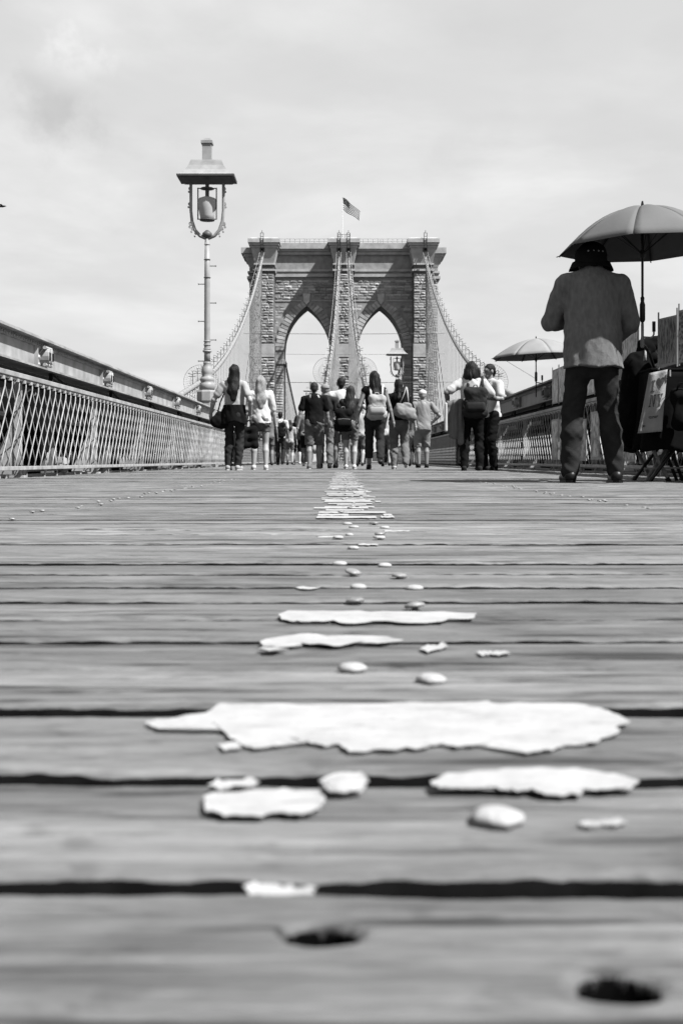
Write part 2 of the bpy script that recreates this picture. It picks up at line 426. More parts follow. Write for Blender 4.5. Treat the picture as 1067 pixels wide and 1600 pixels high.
planks = {}
variants = [plank_grid(np.linspace(XL, XR, 72), ys_prof(PITCH - 0.012, 5), 500 + 31 * k, 0.0007, wob=0.0042) for k in range(9)]
for i in range(-6, 286):
    y0 = G0 + i * PITCH
    gap = rng.choice((0.004, 0.007, 0.010, 0.013, 0.016, 0.019)) if i not in (0, 1, 2, 8, 9) else {0: 0.015, 1: 0.013, 2: 0.018, 8: 0.02, 9: 0.02}[i]
    w = PITCH - gap
    zz = rng.uniform(-0.0016, 0.0016); tilt = rng.uniform(-0.015, 0.004)
    if -2 <= i <= 16:
        pits = []
        if i == -1:
            # two countersunk fixing holes worn open in the nearest plank
            for (hx, hy, rx, ry) in ((501, 1457, 0.0125, 0.0085), (962, 1533, 0.0128, 0.0100)):
                d = CAMZ * FPX / (hy - HY)
                pits.append((px(hx, d), d - y0 - gap / 2, rx, ry, 0.06 if hx < 600 else 0.05, 0))
        xn = None
        if i == -1:
            xn = xs_near(0.2, 0.003)
            fw = np.concatenate([np.arange(p_[0] - 0.02, p_[0] + 0.02, 0.0006) for p_ in pits])
            xn = np.array(sorted(set(np.round(np.concatenate([xn[np.abs(xn[:, None] - np.array([p_[0] for p_ in pits])).min(1) > 0.0205], fw]), 5))))
        me = plank_grid(xn if xn is not None else xs_near(0.2 if i == -1 else 0.34 if i < 4 else 0.5, 0.0014 if i == -1 else 0.003 if i < 4 else 0.006), ys_prof(w, 210 if i == -1 else 26 if i < 5 else 14), 100 + 37 * i, 0.0009, pits, edge=0.0034, wob=0.0035)
    else:
        me = variants[rng.randrange(len(variants))]
    if i in (0, 5): zz -= 0.001
    if i == 2: zz, tilt = 0.0026, -0.012
    if i in (8, 9): zz = 0.0018 * (i - 7.4)
    o = inst(me, 'plank', walk, (0, y0 + gap / 2, zz), (tilt, 0, 0))
    planks[i] = o
# planks too far to pick apart: one joined part
mb = MB()
y = G0 + 286 * PITCH
while y < 236:
    z = rng.uniform(-0.0015, 0.0015)
    mb.bb(XL, XR, y + 0.004, y + PITCH - 0.004, -0.04, z); y += PITCH
far_pl = mb.build('distant_planking', M['wood'], walk, fixn=False); far_pl['kind'] = 'stuff'
jm = MB().bb(-0.06, 0.06, -1.0, 240, -0.25, -0.048).mesh('joist', M['joist'])
for jx in (-2.85, -1.9, -0.93, 0.04, 1.03, 2.0, 3.0): inst(jm, 'joist', walk, (jx, 0, 0))

def plank_at(d):
    return planks.get(int(math.floor((d - G0) / PITCH)))

# nails: sub-parts of their planks
def nail_mesh(m, name='nail_head', r=0.0125, seed=0):
    q = random.Random(seed); b = MB(); n = 14
    prof = [(r * 0.9, 0.0), (r, 0.0016), (r * 0.95, 0.0034), (r * 0.68, 0.0052), (r * 0.3, 0.0060)]
    b.lathe(prof, n); b.lathe([(r * 0.35, -0.02), (r * 0.35, 0.001)], 8)
    jit = [(q.uniform(0.9, 1.08)) for _ in range(n)]
    b.v = [(x * jit[i % n] if i < n * 5 else x, y_ * jit[i % n] if i < n * 5 else y_, z) for i, (x, y_, z) in enumerate(b.v)]
    return b.mesh(name, m, True)
NM = [nail_mesh(M['nail'], seed=s) for s in range(4)]
NP = [nail_mesh(M['nail_paint'], seed=9 + s) for s in range(3)]
def nail(pxx, pyy, lift=0.0, painted=False, sc=1.0, tilt=(0, 0)):
    d = CAMZ * FPX / (pyy - HY)
    p = plank_at(d)
    if p is None: return
    X = px(pxx, d)
    inst(rng.choice(NP if painted else NM), 'nail_head', p, (X, d - p.location.y, lift - 0.0005), (tilt[0], tilt[1], rng.uniform(0, 6)), (sc, sc, 1))
for (a, b, l, pt, s, t) in [
    (777, 1281, 0.0015, 1, 1.02, (0.05, 0)), (537, 1228, 0.0005, 1, 0.95, (0, 0)), (674, 1070, 0.001, 1, 0.92, (0.05, 0)), (550, 1051, 0.001, 1, 0.9, (0, 0)),  # first nail: white coat stands in for a shiny highlight on metal
    (648, 950, 0.004, 0, 0.92, (0.12, 0.1)), (555, 940, 0.003, 0, 0.9, (0.08, -.1)), (647, 918, 0.0008, 1, .9, (0, 0)), (560, 916, 0.0008, 1, .9, (0, 0)),
    (623, 904, 0.003, 0, .9, (.1, 0)), (551, 900, 0.005, 0, .95, (.18, -.15)), (601, 886, 0.0005, 1, .9, (0, 0)), (531, 883, 0.0005, 1, .9, (0, 0)),
    (593, 838, 0.005, 0, 1.0, (.1, 0)), (593, 844, 0.003, 1, 1.0, (0, 0)), (528, 843, 0.002, 1, .95, (0, 0)), (546, 836, 0.0, 1, .7, (0, 0)),
    (552, 857, 0.001, 1, .9, (0, 0)), (601, 826, 0.0, 1, 1, (0, 0)), (553, 825, 0.0, 1, 1, (0, 0)), (543, 818, 0.0, 1, 1, (0, 0)), (584, 819, 0.003, 0, 1, (0, 0))]:
    nail(a, b, l, bool(pt), s, t)
inst(NM[0], 'nail_head', planks[-1], (px(958, 0.352), 0.352 - planks[-1].location.y, -0.014), (0.1, 0, 0), (0.7, 0.7, 1))
for i in range(14, 62):
    for jx in (-0.93, 1.03, 0.02):
        if jx == 0.02 and i < 20: continue
        for dx, dy in ((rng.uniform(-.03, .01), 0.04), (rng.uniform(0.0, .05), 0.105)):
            if rng.random() < (0.55 if abs(jx) > .5 else 0.3): continue
            p = planks[i]
            inst(rng.choice(NM), 'nail_head', p, (jx + dx, dy + rng.uniform(-.01, .01), rng.choice((-.001, 0.0, 0.002, 0.004))), (rng.uniform(-.1, .1), rng.uniform(-.1, .1), 0), (0.72, 0.72, 0.7))

# worn painted centre line: ragged flakes of thick paint, each its own piece
line = empty('painted_line', kind='structure')
def flake(outline, z=0.0016, th=0.0005, curl=-0.0005, jit=0.0008):
    """outline: deck points (X, d); middle lies on the wood, the rim curls up"""
    n = len(outline); b = MB()
    cxm = sum(p[0] for p in outline) / n; cym = sum(p[1] for p in outline) / n
    q = random.Random(int(cxm * 1e5) + int(cym * 1e4))
    def ring(k, zz, jit=0.0): return [(x + (cxm - x) * k, y_ + (cym - y_) * k, zz + (q.uniform(-.4, 1) * jit)) for x, y_ in outline]
    lo, up = z - 0.0016, z + curl
    rims = ring(0.0, up, jit)
    R = [ring(0.35, lo), rims, [(x, y_, w + th) for x, y_, w in rims], ring(0.10, up + th * 0.6), ring(0.35, lo + th + 0.0008)]
    V = [p for r in R for p in r]; F = []
    for k in range(4):
        F += [(k * n + i, k * n + (i + 1) % n, (k + 1) * n + (i + 1) % n, (k + 1) * n + i) for i in range(n)]
    F += [tuple(range(4 * n, 5 * n)), tuple(range(n - 1, -1, -1))]
    b.add(V, F)
    return b.build('paint_flake', M['paint'], line)
def pd(a, b):
    d = CAMZ * FPX / (b - HY); return (px(a, d), d)
def ragged(pts, jx, jy, sub=5, seed=0):
    q = random.Random(seed); out = []
    for k in range(len(pts)):
        a = pts[k]; c = pts[(k + 1) % len(pts)]
        for s in range(sub):
            t = s / sub
            out.append((a[0] + (c[0] - a[0]) * t + (q.uniform(-jx, jx) if s else 0), a[1] + (c[1] - a[1]) * t + (q.uniform(-jy, jy) if s else 0)))
    return [pd(*p) for p in out]
big = [(228, 1131), (262, 1127), (322, 1118), (338, 1106), (360, 1101), (470, 1099), (600, 1098), (760, 1100), (900, 1102), (945, 1112), (972, 1124), (984, 1131),
       (962, 1140), (968, 1148), (938, 1158), (930, 1166), (880, 1168), (860, 1176), (822, 1180), (790, 1170), (772, 1160), (762, 1168), (712, 1172), (690, 1166), (668, 1172), (600, 1176), (545, 1178),
       (528, 1166), (505, 1170), (480, 1162), (446, 1158), (430, 1168), (400, 1174), (384, 1170), (360, 1158), (345, 1142), (330, 1132), (290, 1140), (262, 1142), (240, 1140)]
def fl(pts, jx, jy, sub, seed, z=0.0016):
    flake(ragged(pts, jx, jy, sub, seed)[::-1], z)
fl(big, 2.5, 1.8, 4, 1)
fl([(340, 1166), (372, 1164), (378, 1172), (350, 1176)], 2, 1, 3, 2)
fl([(672, 1226), (700, 1212), (790, 1206), (900, 1206), (960, 1214), (998, 1224), (984, 1238), (940, 1240), (912, 1236), (905, 1246), (850, 1246), (826, 1238), (790, 1240), (760, 1232), (720, 1236), (685, 1236)], 2.5, 1.6, 4, 3)
fl([(318, 1250), (350, 1242), (430, 1238), (495, 1238), (508, 1252), (500, 1268), (470, 1278), (430, 1274), (410, 1280), (350, 1280), (322, 1272)], 2.5, 1.6, 4, 4)
fl([(324, 1228), (340, 1220), (368, 1222), (392, 1217), (406, 1224), (398, 1233), (366, 1231), (344, 1237)], 2.5, 1.4, 3, 5, 0.0008)
fl([(498, 1224), (520, 1214), (565, 1212), (576, 1226), (560, 1240), (515, 1243)], 2, 1, 4, 51)
fl([(900, 1288), (918, 1282), (945, 1284), (966, 1280), (980, 1286), (962, 1291), (940, 1289), (918, 1294)], 2.5, 1.2, 3, 6, 0.0004)
fl([(408, 1004), (440, 998), (482, 992), (520, 996), (600, 997), (630, 1002), (600, 1008), (560, 1006), (520, 1012), (470, 1008), (440, 1014), (410, 1012)], 2.5, 1.0, 4, 7)
fl([(402, 1016), (430, 1013), (452, 1018), (420, 1020)], 2, .6, 3, 71)
fl([(436, 962), (450, 957), (560, 957), (640, 958), (745, 960), (740, 969), (700, 968), (690, 974), (640, 976), (600, 973), (540, 977), (520, 972), (470, 974), (440, 970)], 2.5, 1.0, 4, 8)
fl([(656, 1015), (668, 1009), (682, 1010), (692, 1005), (700, 1012), (684, 1015), (668, 1020)], 1.5, .8, 3, 9, 0.0008)
fl([(744, 1020), (756, 1017), (772, 1019), (788, 1018), (797, 1022), (778, 1024), (764, 1022), (752, 1024)], 2, .6, 3, 10, 0.0004)
fl([(380, 1370), (405, 1360), (440, 1368), (470, 1372), (495, 1370), (490, 1380), (440, 1384), (390, 1382)], 3, 2, 4, 11, -0.004)
fl([(462, 919), (474, 916), (488, 918), (503, 917), (492, 920), (474, 921)], 2, .4, 3, 12, 0.0004)
for (a, b, c, d_) in ((500, 824, 560, 826), (600, 829, 640, 831), (497, 838, 530, 840), (560, 850, 590, 852)):
    fl([(a, b), (c, b), (c, d_), (a, d_)], 3, .3, 5, a, 0.0006)
for i in range(18, 100):
    p0 = G0 + i * PITCH
    if p0 < 3.10: continue
    o = planks[i]; q = random.Random(900 + i)
    xa, xb = -0.075 + q.uniform(-.02, .025), 0.140 + q.uniform(-.03, .02)
    if i < 21: xa, xb = -0.07, 0.15
    elif i in (22, 24): xb = 0.09
    xx = xa
    while xx < xb - 0.02:
        wd = q.uniform(0.04, 0.22); xe = min(xb, xx + wd)
        ya = p0 + 0.014 + q.uniform(0, .022); yb = p0 + PITCH - 0.014 - q.uniform(0, 0.012)
        if q.random() < 0.12: yb = (ya + yb) / 2
        n = 7
        top = [(xx + (xe - xx) * k / n, yb + q.uniform(-.008, .004)) for k in range(n + 1)]
        bot = [(xx + (xe - xx) * k / n, ya + q.uniform(-.010, .012)) for k in range(n + 1)]
        if q.random() < 0.9:
            flake(bot + top[::-1], 0.0030 + o.location.z, 0.0008, -0.0006, 0.0003)
        xx = xe + q.uniform(0.0, 0.015)
# ------------------------------------------------------------------ lattice railings beside the walkway
def hairpin(rod=0.0068):
    z0, z1, run, half = 0.088, 0.892, 0.60, 0.0
    P = []
    for t in np.linspace(0, 1, 5): P.append((0, -run * (1 - t) - 0.03, z0 + (z1 - 0.06 - z0) * t))
    P += [(0, -0.022, z1 - 0.022), (0, 0.0, z1), (0, 0.022, z1 - 0.022)]
    for t in np.linspace(0, 1, 5): P.append((0, run * t + 0.03, z1 - 0.06 - (z1 - 0.06 - z0) * t))
    Q = []
    for k, p in enumerate(P):
        Q.append((0.008 if k < 6 else (-0.008 if k > 6 else 0.0), p[1], p[2]))
    return MB().tube(Q, rod, 6, flat=0.55)
RAIL_END = 31.0
def railing(side, X, label, y_start):
    t = thing('lattice_railing', label, 'railing', (X, 0, 0))
    L = RAIL_END
    b = MB().bb(-0.035, 0.035, y_start, L, 0.925, 0.972); b.build('top_rail', M['steel'], t, bevel=0.006)
    MB().bb(-0.02, 0.02, y_start, L, 0.905, 0.922).build('rail_flange', M['steel_light'], t)
    MB().bb(-0.022, 0.022, y_start, L, 0.072, 0.108).build('bottom_rail', M['steel_light'], t, bevel=0.004)
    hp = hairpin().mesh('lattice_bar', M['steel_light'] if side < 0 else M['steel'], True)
    y = y_start + 0.4; k = 0
    while y < L - 0.3:
        inst(hp, 'lattice_bar', t, (0, y, 0)); y += 0.22; k += 1
    ps = MB(); ps.bb(-0.03, 0.03, -0.028, 0.028, 0.0, 0.93); ps.bb(-0.07, 0.07, -0.06, 0.06, 0.0, 0.02)
    ps.add([(-side * -0.03, -0.012, 0.03), (-side * -0.03, 0.012, 0.03), (side * 0.28, 0.012, 0.03), (side * 0.28, -0.012, 0.03), (side * 0.03, -0.012, 0.6), (side * 0.03, 0.012, 0.6)],
           [(0, 1, 2, 3), (0, 3, 4), (1, 5, 2), (3, 2, 5, 4), (0, 4, 5, 1)])
    pm = ps.mesh('post', M['steel_light'])
    y = 12.25 - 1.63 - 3.26
    while y < L + 0.2:
        inst(pm, 'post', t, (side * 0.06, y, 0)); y += 3.26
    blk = MB().box((0, 0, 0.9), (0.03, 0.06, 0.03)).mesh('clip', M['steel'])
    y = y_start + 0.29
    while y < 22:
        inst(blk, 'clip', t, (-side * 0.012, y, 0)); y += 0.22
    # dark end post, then plain picket panels beyond
    MB().bb(-0.07, 0.07, L, L + 0.5, 0.0, 0.96).build('end_panel', M['steel_dark'], t)
    MB().bb(-0.03, 0.03, L + 0.5, 150, 0.93, 0.97).build('top_rail', M['steel'], t)
    MB().bb(-0.02, 0.02, L + 0.5, 150, 0.06, 0.10).build('bottom_rail', M['steel'], t)
    pk = MB().bb(-0.012, 0.012, -0.03, 0.03, 0.10, 0.93).mesh('picket', M['steel'])
    y = L + 0.7
    while y < 75: inst(pk, 'picket', t, (0, y, 0)); y += 0.45
    fm = MB(); y = L + 0.55
    while y < 120:
        fm.bb(-0.004, 0.004, y - 0.012, y + 0.012, 0.1, 0.92); y += 0.075
    for z in np.arange(0.15, 0.92, 0.09): fm.bb(0.006, 0.012, L + 0.5, 120, z - 0.012, z + 0.012)
    s_ = fm.build('wire_mesh', M['steel_shade'], t, fixn=False); s_['kind'] = 'stuff'
    return t
railing(-1, -3.0, 'pale crisscross lattice railing in full sun below the girder and the lantern post', 5.2)
railing(1, 3.28, 'shaded lattice railing hung with prints behind the man in the knit sweater', 5.2)

# ------------------------------------------------------------------ riveted plate girders above the railings
def bracket_part(parent, side, y):
    b = MB()
    b.bb(-0.01, 0.012, -0.20, 0.20, 1.165, 1.43)
    o = b.build('gusset_plate', M['steel_light'], parent, loc=(-side * 0.012, y, 0))
    for sg in (-1, 1):
        c = MB(); n = 12
        ring = [(sg * 0.055 + 0.044 * math.cos(2 * math.pi * k / n), 1.295 + 0.085 * math.sin(2 * math.pi * k / n)) for k in range(n)]
        c.prism(ring, 'x', -0.055, 0.055)
        k = c.build('boss', M['steel_light'], o, loc=(-side * 0.065, 0, 0), bevel=0.008)
        MB().bb(-0.004, 0.004, sg * 0.062 - 0.026, sg * 0.062 + 0.026, 1.25, 1.335).build('recess_shade', M['shade_black'], k, loc=(-side * 0.056, 0, 0))  # black boxes stand in for the shade of the boss openings
        MB().bb(-0.03, 0.03, sg * 0.062 - 0.022, sg * 0.062 + 0.022, 1.255, 1.33).build('recess_shade', M['shade_black'], k, loc=(0, sg * 0, 0))
    MB().tube([(-side * 0.08, -0.13, 1.385), (-side * 0.08, 0.13, 1.385)], 0.02, 8).build('tie_bolt', M['steel_light'], o)
    MB().tube([(-side * 0.08, -0.13, 1.20), (-side * 0.08, 0.13, 1.20)], 0.02, 8).build('tie_bolt', M['steel_light'], o)
    for (dy, dz) in ((-0.16, 1.20), (-0.16, 1.28), (-0.16, 1.38), (0.16, 1.20), (0.16, 1.30), (0.16, 1.38)):
        bo = MB().lathe([(0.026, 0), (0.026, 0.016), (0.016, 0.028)], 6)
        bo.v = [(-side * z, x, y_) for x, y_, z in bo.v]
        bo.build('bolt', M['steel_light'], o, loc=(-side * 0.012, dy, dz))
rivet_me = MB().lathe([(0.017, 0), (0.015, 0.009), (0.007, 0.014)], 8).mesh('rivet', M['steel'], True)
def girder(side, X, y0, y1, label):
    ms = M['steel'] if side < 0 else M['steel_shade']  # right girder takes a darker copy, its shade put into the colour
    t = thing('plate_girder', label, 'girder', (X, 0, 0))
    ys = [12.25 - 3.26 * 2 + 3.26 * k for k in range(int((y1 - y0) / 3.26) + 2)]
    ys = [y for y in ys if y0 < y < y1]
    MB().bb(-0.11, 0.11, y0, y1, 1.452, 1.475).build('top_flange', ms, t)
    MB().bb(-0.085, 0.085, y0, y1, 1.477, 1.490).build('cover_plate', ms, t)
    MB().bb(side * 0.16, -side * 0.12, y0, y1, 1.140, 1.160).build('bottom_flange', ms, t)
    ang = MB(); ang.bb(-side * 0.012, -side * 0.03, y0, y1, 1.395, 1.450); ang.build('flange_angle', ms, t)
    ed = [y0] + ys + [y1]
    for a, b in zip(ed[:-1], ed[1:]):
        MB().bb(-0.012, 0.012, a + 0.004, b - 0.004, 1.161, 1.451).build('web_panel', ms, t)
    for y in ys:
        MB().bb(-side * 0.012, -side * 0.055, y - 0.26, y - 0.245, 1.165, 1.394).build('stiffener', ms, t)
        if y < 45: bracket_part(t, side, y)
    k = 0; y = y0 + 0.05
    while y < min(y1, 26):
        o = inst(rivet_me, 'rivet', t, (-side * 0.03, y, 1.42), (0, -side * math.pi / 2, 0)); y += 0.085; k += 1
    # lower chord struts between girder and rail
    for y in ys:
        b = MB().bb(-0.02, 0.02, -0.02, 0.02, 0.98, 1.14); b.tube([(0, 0, 1.14), (side * 0.0, 0.9, 1.02)], 0.012, 6)
        b.build('hanger', M['steel_dark'], t, loc=(-side * 0.05, y + 0.3, 0))
    MB().bb(-0.05, 0.05, y0, y1, 0.985, 1.05).build('lower_chord', M['steel_dark'], t)  # near-black colour stands in for the shadow between girder and rail
    return t
girder(-1, -3.3, 5.2, 29.2, 'sunlit riveted steel girder with bolted clamps, ending at the lantern post')
girder(1, 3.5, 5.2, 58.0, 'shaded riveted steel girder behind the umbrella clamps and picture boards')

# ------------------------------------------------------------------ stiffening trusses beyond the railings
def truss(side, X, label):
    t = thing('stiffening_truss', label, 'truss', (X, 0, 0))
    MB().bb(-0.09, 0.09, 5.0, 160, 1.06, 1.14).build('top_chord', M['steel_dark'], t)
    MB().bb(-0.10, 0.10, 5.0, 160, -0.32, -0.15).build('bottom_chord', M['steel'], t)
    post = MB(); post.bb(-0.07, 0.07, -0.06, 0.06, -0.15, 1.06);
    pm = post.mesh('truss_post', M['steel_shade'])
    dm = MB().tube([(0, 0.1, -0.12), (0, 3.1, 1.02)], 0.05, 6).mesh('diagonal', M['steel_dark'])
    dm2 = MB().tube([(-0.1, 3.1, -0.12), (-0.1, 0.1, 1.02)], 0.03, 6).mesh('counter_diagonal', M['steel_shade'])
    plate = MB().bb(-0.02, 0.02, 0.0, 3.26, -0.14, 1.45).mesh('added_dark_backing_sheet', M['shade_black'])  # added black sheet that keeps the background behind the lattice dark
    bar = MB().bb(-0.03, 0.03, 0.25, 1.5, 0.0, 0.05).mesh('short_bar', M['steel_light'])
    y = 12.25 - 1.2 - 3.26 * 2; k = 0
    while y < 72:
        inst(pm, 'truss_post', t, (0, y, 0))
        inst(dm, 'diagonal', t, (side * 0.16, y, 0)); inst(dm2, 'counter_diagonal', t, (side * 0.10, y, 0))
        inst(plate, 'added_dark_backing_sheet', t, (side * 0.42, y, 0))
        inst(bar, 'short_bar', t, (-side * 0.1, y + rng.uniform(0, 1.2), 0.86), sc=(1, rng.uniform(.7, 1.2), 1.6))
        inst(bar, 'short_bar', t, (side * 0.05, y + rng.uniform(0, 1.5), rng.choice((0.55, 0.66, 0.30))), sc=(1, rng.uniform(.5, 1), 1))
        y += 3.26; k += 1
    # bundled pipes, junction boxes and ties low down behind the lattice
    q = random.Random(40 + side); jb = MB().box((0, 0, 0), (0.12, 0.2, 0.16)).mesh('junction_box', M['steel_light'])
    for k in range(40):
        yy = q.uniform(7, 34)
        inst(jb, 'junction_box', t, (-side * q.uniform(0.0, 0.14), yy, q.uniform(-0.05, 0.2)), (q.uniform(-.5, .5), 0, q.uniform(-.5, .5)), (q.uniform(.5, 1.1), q.uniform(.4, 1.3), q.uniform(.4, 1.2)))
    for z, r in ((-0.02, 0.03), (0.05, 0.02)):
        MB().tube([(-side * 0.12, 6 + 4 * j, z + q.uniform(-.012, .012)) for j in range(30)], r, 6).build('conduit', M['steel_shade'], t)
    for k in range(34):
        yy = q.uniform(7, 34)
        MB().tube([(-side * 0.18, yy, -0.15), (-side * 0.16, yy + q.uniform(-.35, .35), q.uniform(0.15, 0.45))], 0.014, 5).build('tie_rod', M['steel_light'], t)
    return t
truss(-1, -3.75, 'dark truss of posts and diagonals seen through the sunlit lattice')
truss(1, 4.0, 'dark truss of posts and diagonals seen through the shaded lattice')

# ------------------------------------------------------------------ lantern posts
def lamp(loc, label, rungs=True):
    t = thing('street_lamp', label, 'street lamp', loc, 0, 'lantern posts along the walkway')
    S = 61.4
    def z(y): return CAMZ + (HY - y) / S
    def zz(yz): return z(200 + yz / 3.635)
    # base
    b = MB(); b.lathe([(0.30, 0), (0.30, 0.25), (0.27, 0.30), (0.24, 0.34), (0.24, zz(1560)), (0.27, zz(1550)), (0.27, zz(1500)), (0.24, zz(1490))], 8, rot=math.pi / 8)
    b.build('plinth', M['lamp'], t)
    b = MB(); b.lathe([(0.19, zz(1492)), (0.20, zz(1465)), (0.185, zz(1450)), (0.155, zz(1445)), (0.18, zz(1436)), (0.185, zz(1425)), (0.15, zz(1416)),
                       (0.12, zz(1412)), (0.145, zz(1395)), (0.15, zz(1380)), (0.125, zz(1360)), (0.09, zz(1345)), (0.10, zz(1338)), (0.10, zz(1330)), (0.075, zz(1328))], 20)
    b.build('urn_base', M['lamp'], t, True)
    b = MB(); b.lathe([(0.078, zz(1330)), (0.078, zz(1280)), (0.076, zz(1215)), (0.072, zz(850)), (0.060, zz(640))], 18); b.build('post', M['lamp'], t, True)
    for yz, r, h in ((1268, 0.115, 0.06), (1255, 0.10, 0.03), (1232, 0.092, 0.03), (1212, 0.092, 0.03), (850, 0.088, 0.03), (748, 0.083, 0.028), (662, 0.074, 0.025), (1335, 0.10, 0.03)):
        MB().lathe([(r * .85, -h / 2), (r, -h / 4), (r, h / 4), (r * .85, h / 2)], 18).build('collar', M['lamp_dark' if yz in (850, 748) else 'lamp'], t, True, loc=(0, 0, zz(yz)))
    if rungs:
        for yz, s in ((784, 1), (994, 1), (1204, 1), (887, -1), (1098, -1), (1324, -1)):
            r = MB(); r.tube([(s * 0.06, 0, 0), (s * 0.225, 0, 0)], 0.011, 8); r.tube([(s * 0.215, 0, -0.0), (s * 0.23, 0, 0)], 0.022, 8)
            r.build('climbing_rung', M['lamp_dark'], t, loc=(0, 0, zz(yz)))
    # harp: two bracket arms rising to the hood
    def X_(xz): return (xz - 307) / 3.635 / S
    for s in (-1, 1):
        pts = [(0.02, 628), (0.16, 612), (0.27, 580), (0.335, 530), (0.36, 470), (0.36, 400), (0.36, 318)]
        P = [(s * x * 1.15, 0, zz(yv)) for x, yv in pts]
        a = MB(); a.tube(P, [0.045, 0.045, 0.043, 0.04, 0.038, 0.038, 0.038], 8)
        arm = a.build('bracket_arm', M['lamp'], t, True)
        for (ax, ay, r) in ((0.375, 345, 0.045), (0.385, 432, 0.042), (0.365, 545, 0.05), (0.325, 572, 0.042), (0.25, 598, 0.036)):
            sc = MB(); sc.tube([(s * ax * 1.15, -0.028, zz(ay)), (s * ax * 1.15, 0.028, zz(ay))], r, 10)
            sc.tube([(s * (ax * 1.15 + 0.03), -0.02, zz(ay) - 0.08), (s * (ax * 1.15 + 0.03), 0.02, zz(ay) - 0.08)], r * .6, 8)
            sc.build('scroll', M['lamp'], arm)
    MB().lathe([(0.06, -.09), (0.13, -0.03), (0.12, 0.04), (0.05, 0.10), (0.02, 0.12)], 12).build('harp_boss', M['lamp_dark'], t, True, loc=(0, 0, zz(606)))
    # hood: square, concave flare, vertical skirt and vent chimney
    HB, HD = 7.30, 0.62
    def ring(w, zv): return [(-w, -w * HD, zv), (w, -w * HD, zv), (w, w * HD, zv), (-w, w * HD, zv)]
    pro = [(0.385, HB + .45), (0.40, HB + .42), (0.44, HB + .31), (0.52, HB + .19), (0.63, HB + .09), (0.725, HB + .045)]
    V = [p for w, zv in pro for p in ring(w, zv)]; F = []
    for i in range(len(pro) - 1):
        for k in range(4): F.append((i * 4 + k, i * 4 + (k + 1) % 4, (i + 1) * 4 + (k + 1) % 4, (i + 1) * 4 + k))
    F.append((0, 1, 2, 3))
    h = MB().add(V, F); hood = h.build('hood', M['hood'], t)
    sk = MB()
    sk.bb(-0.72, 0.72, -0.72 * HD, 0.72 * HD, HB, HB + 0.044)
    sk.bb(-0.62, 0.62, -0.62 * HD, 0.62 * HD, HB - 0.03, HB - 0.001)
    sk.build('skirt', M['lamp_dark'], hood)
    ch = MB(); ch.bb(-0.115, 0.115, -0.115, 0.115, HB + .451, HB + .9); c_ = ch.build('vent_chimney', M['lamp'], hood)
    cp = MB(); cp.bb(-0.145, 0.145, -0.145, 0.145, HB + .901, HB + .97); cp.frustum(-0.13, 0.13, -0.13, 0.13, HB + .971, -0.085, 0.085, -0.085, 0.085, HB + 1.04); cp.build('chimney_cap', M['lamp'], hood)
    # lamp unit
    MB().tube([(0, 0, zz(318)), (0, 0, zz(395))], 0.05, 10).build('stem', M['lamp_dark'], t)
    g = MB(); g.lathe([(0.13, zz(525)), (0.17, zz(518)), (0.185, zz(500)), (0.22, zz(460)), (0.225, zz(420)), (0.215, zz(402)), (0.10, zz(392))], 20)
    gl = g.build('lamp_bowl', M['globe'], t, True)
    MB().lathe([(0.12, 0), (0.19, 0.01), (0.19, 0.03), (0.12, 0.035)], 18).build('lower_ring', M['lamp_dark'], gl, True, loc=(0, 0, zz(528)))
    MB().lathe([(0.10, 0), (0.18, 0.015), (0.16, 0.04), (0.05, 0.06)], 18).build('upper_disc', M['lamp_dark'], gl, True, loc=(0, 0, zz(350)))
    for s in (-1, 1):
        MB().tube([(s * 0.235, 0, zz(342)), (s * 0.235, 0, zz(520))], 0.016, 6).build('cage_rod', M['lamp_dark'], gl)
        MB().tube([(s * 0.06, 0, zz(345)), (s * 0.25, 0, zz(342))], 0.014, 6).build('cage_rod', M['lamp_dark'], gl)
        MB().tube([(s * 0.17, 0, zz(518)), (s * 0.25, 0, zz(518))], 0.014, 6).build('cage_rod', M['lamp_dark'], gl)
    return t
lamp((px(324, 28.5), 28.5, 0), 'tall lantern post with climbing rungs and square hood at the end of the sunlit girder')
lamp((px(620, 76), 76, 0), 'lantern post rising before the right arch, above the woman with a shoulder bag', False)
lamp((px(485, 116), 116, 0), 'lantern post beside the inner cables, half hidden behind the man in the black t-shirt', False)

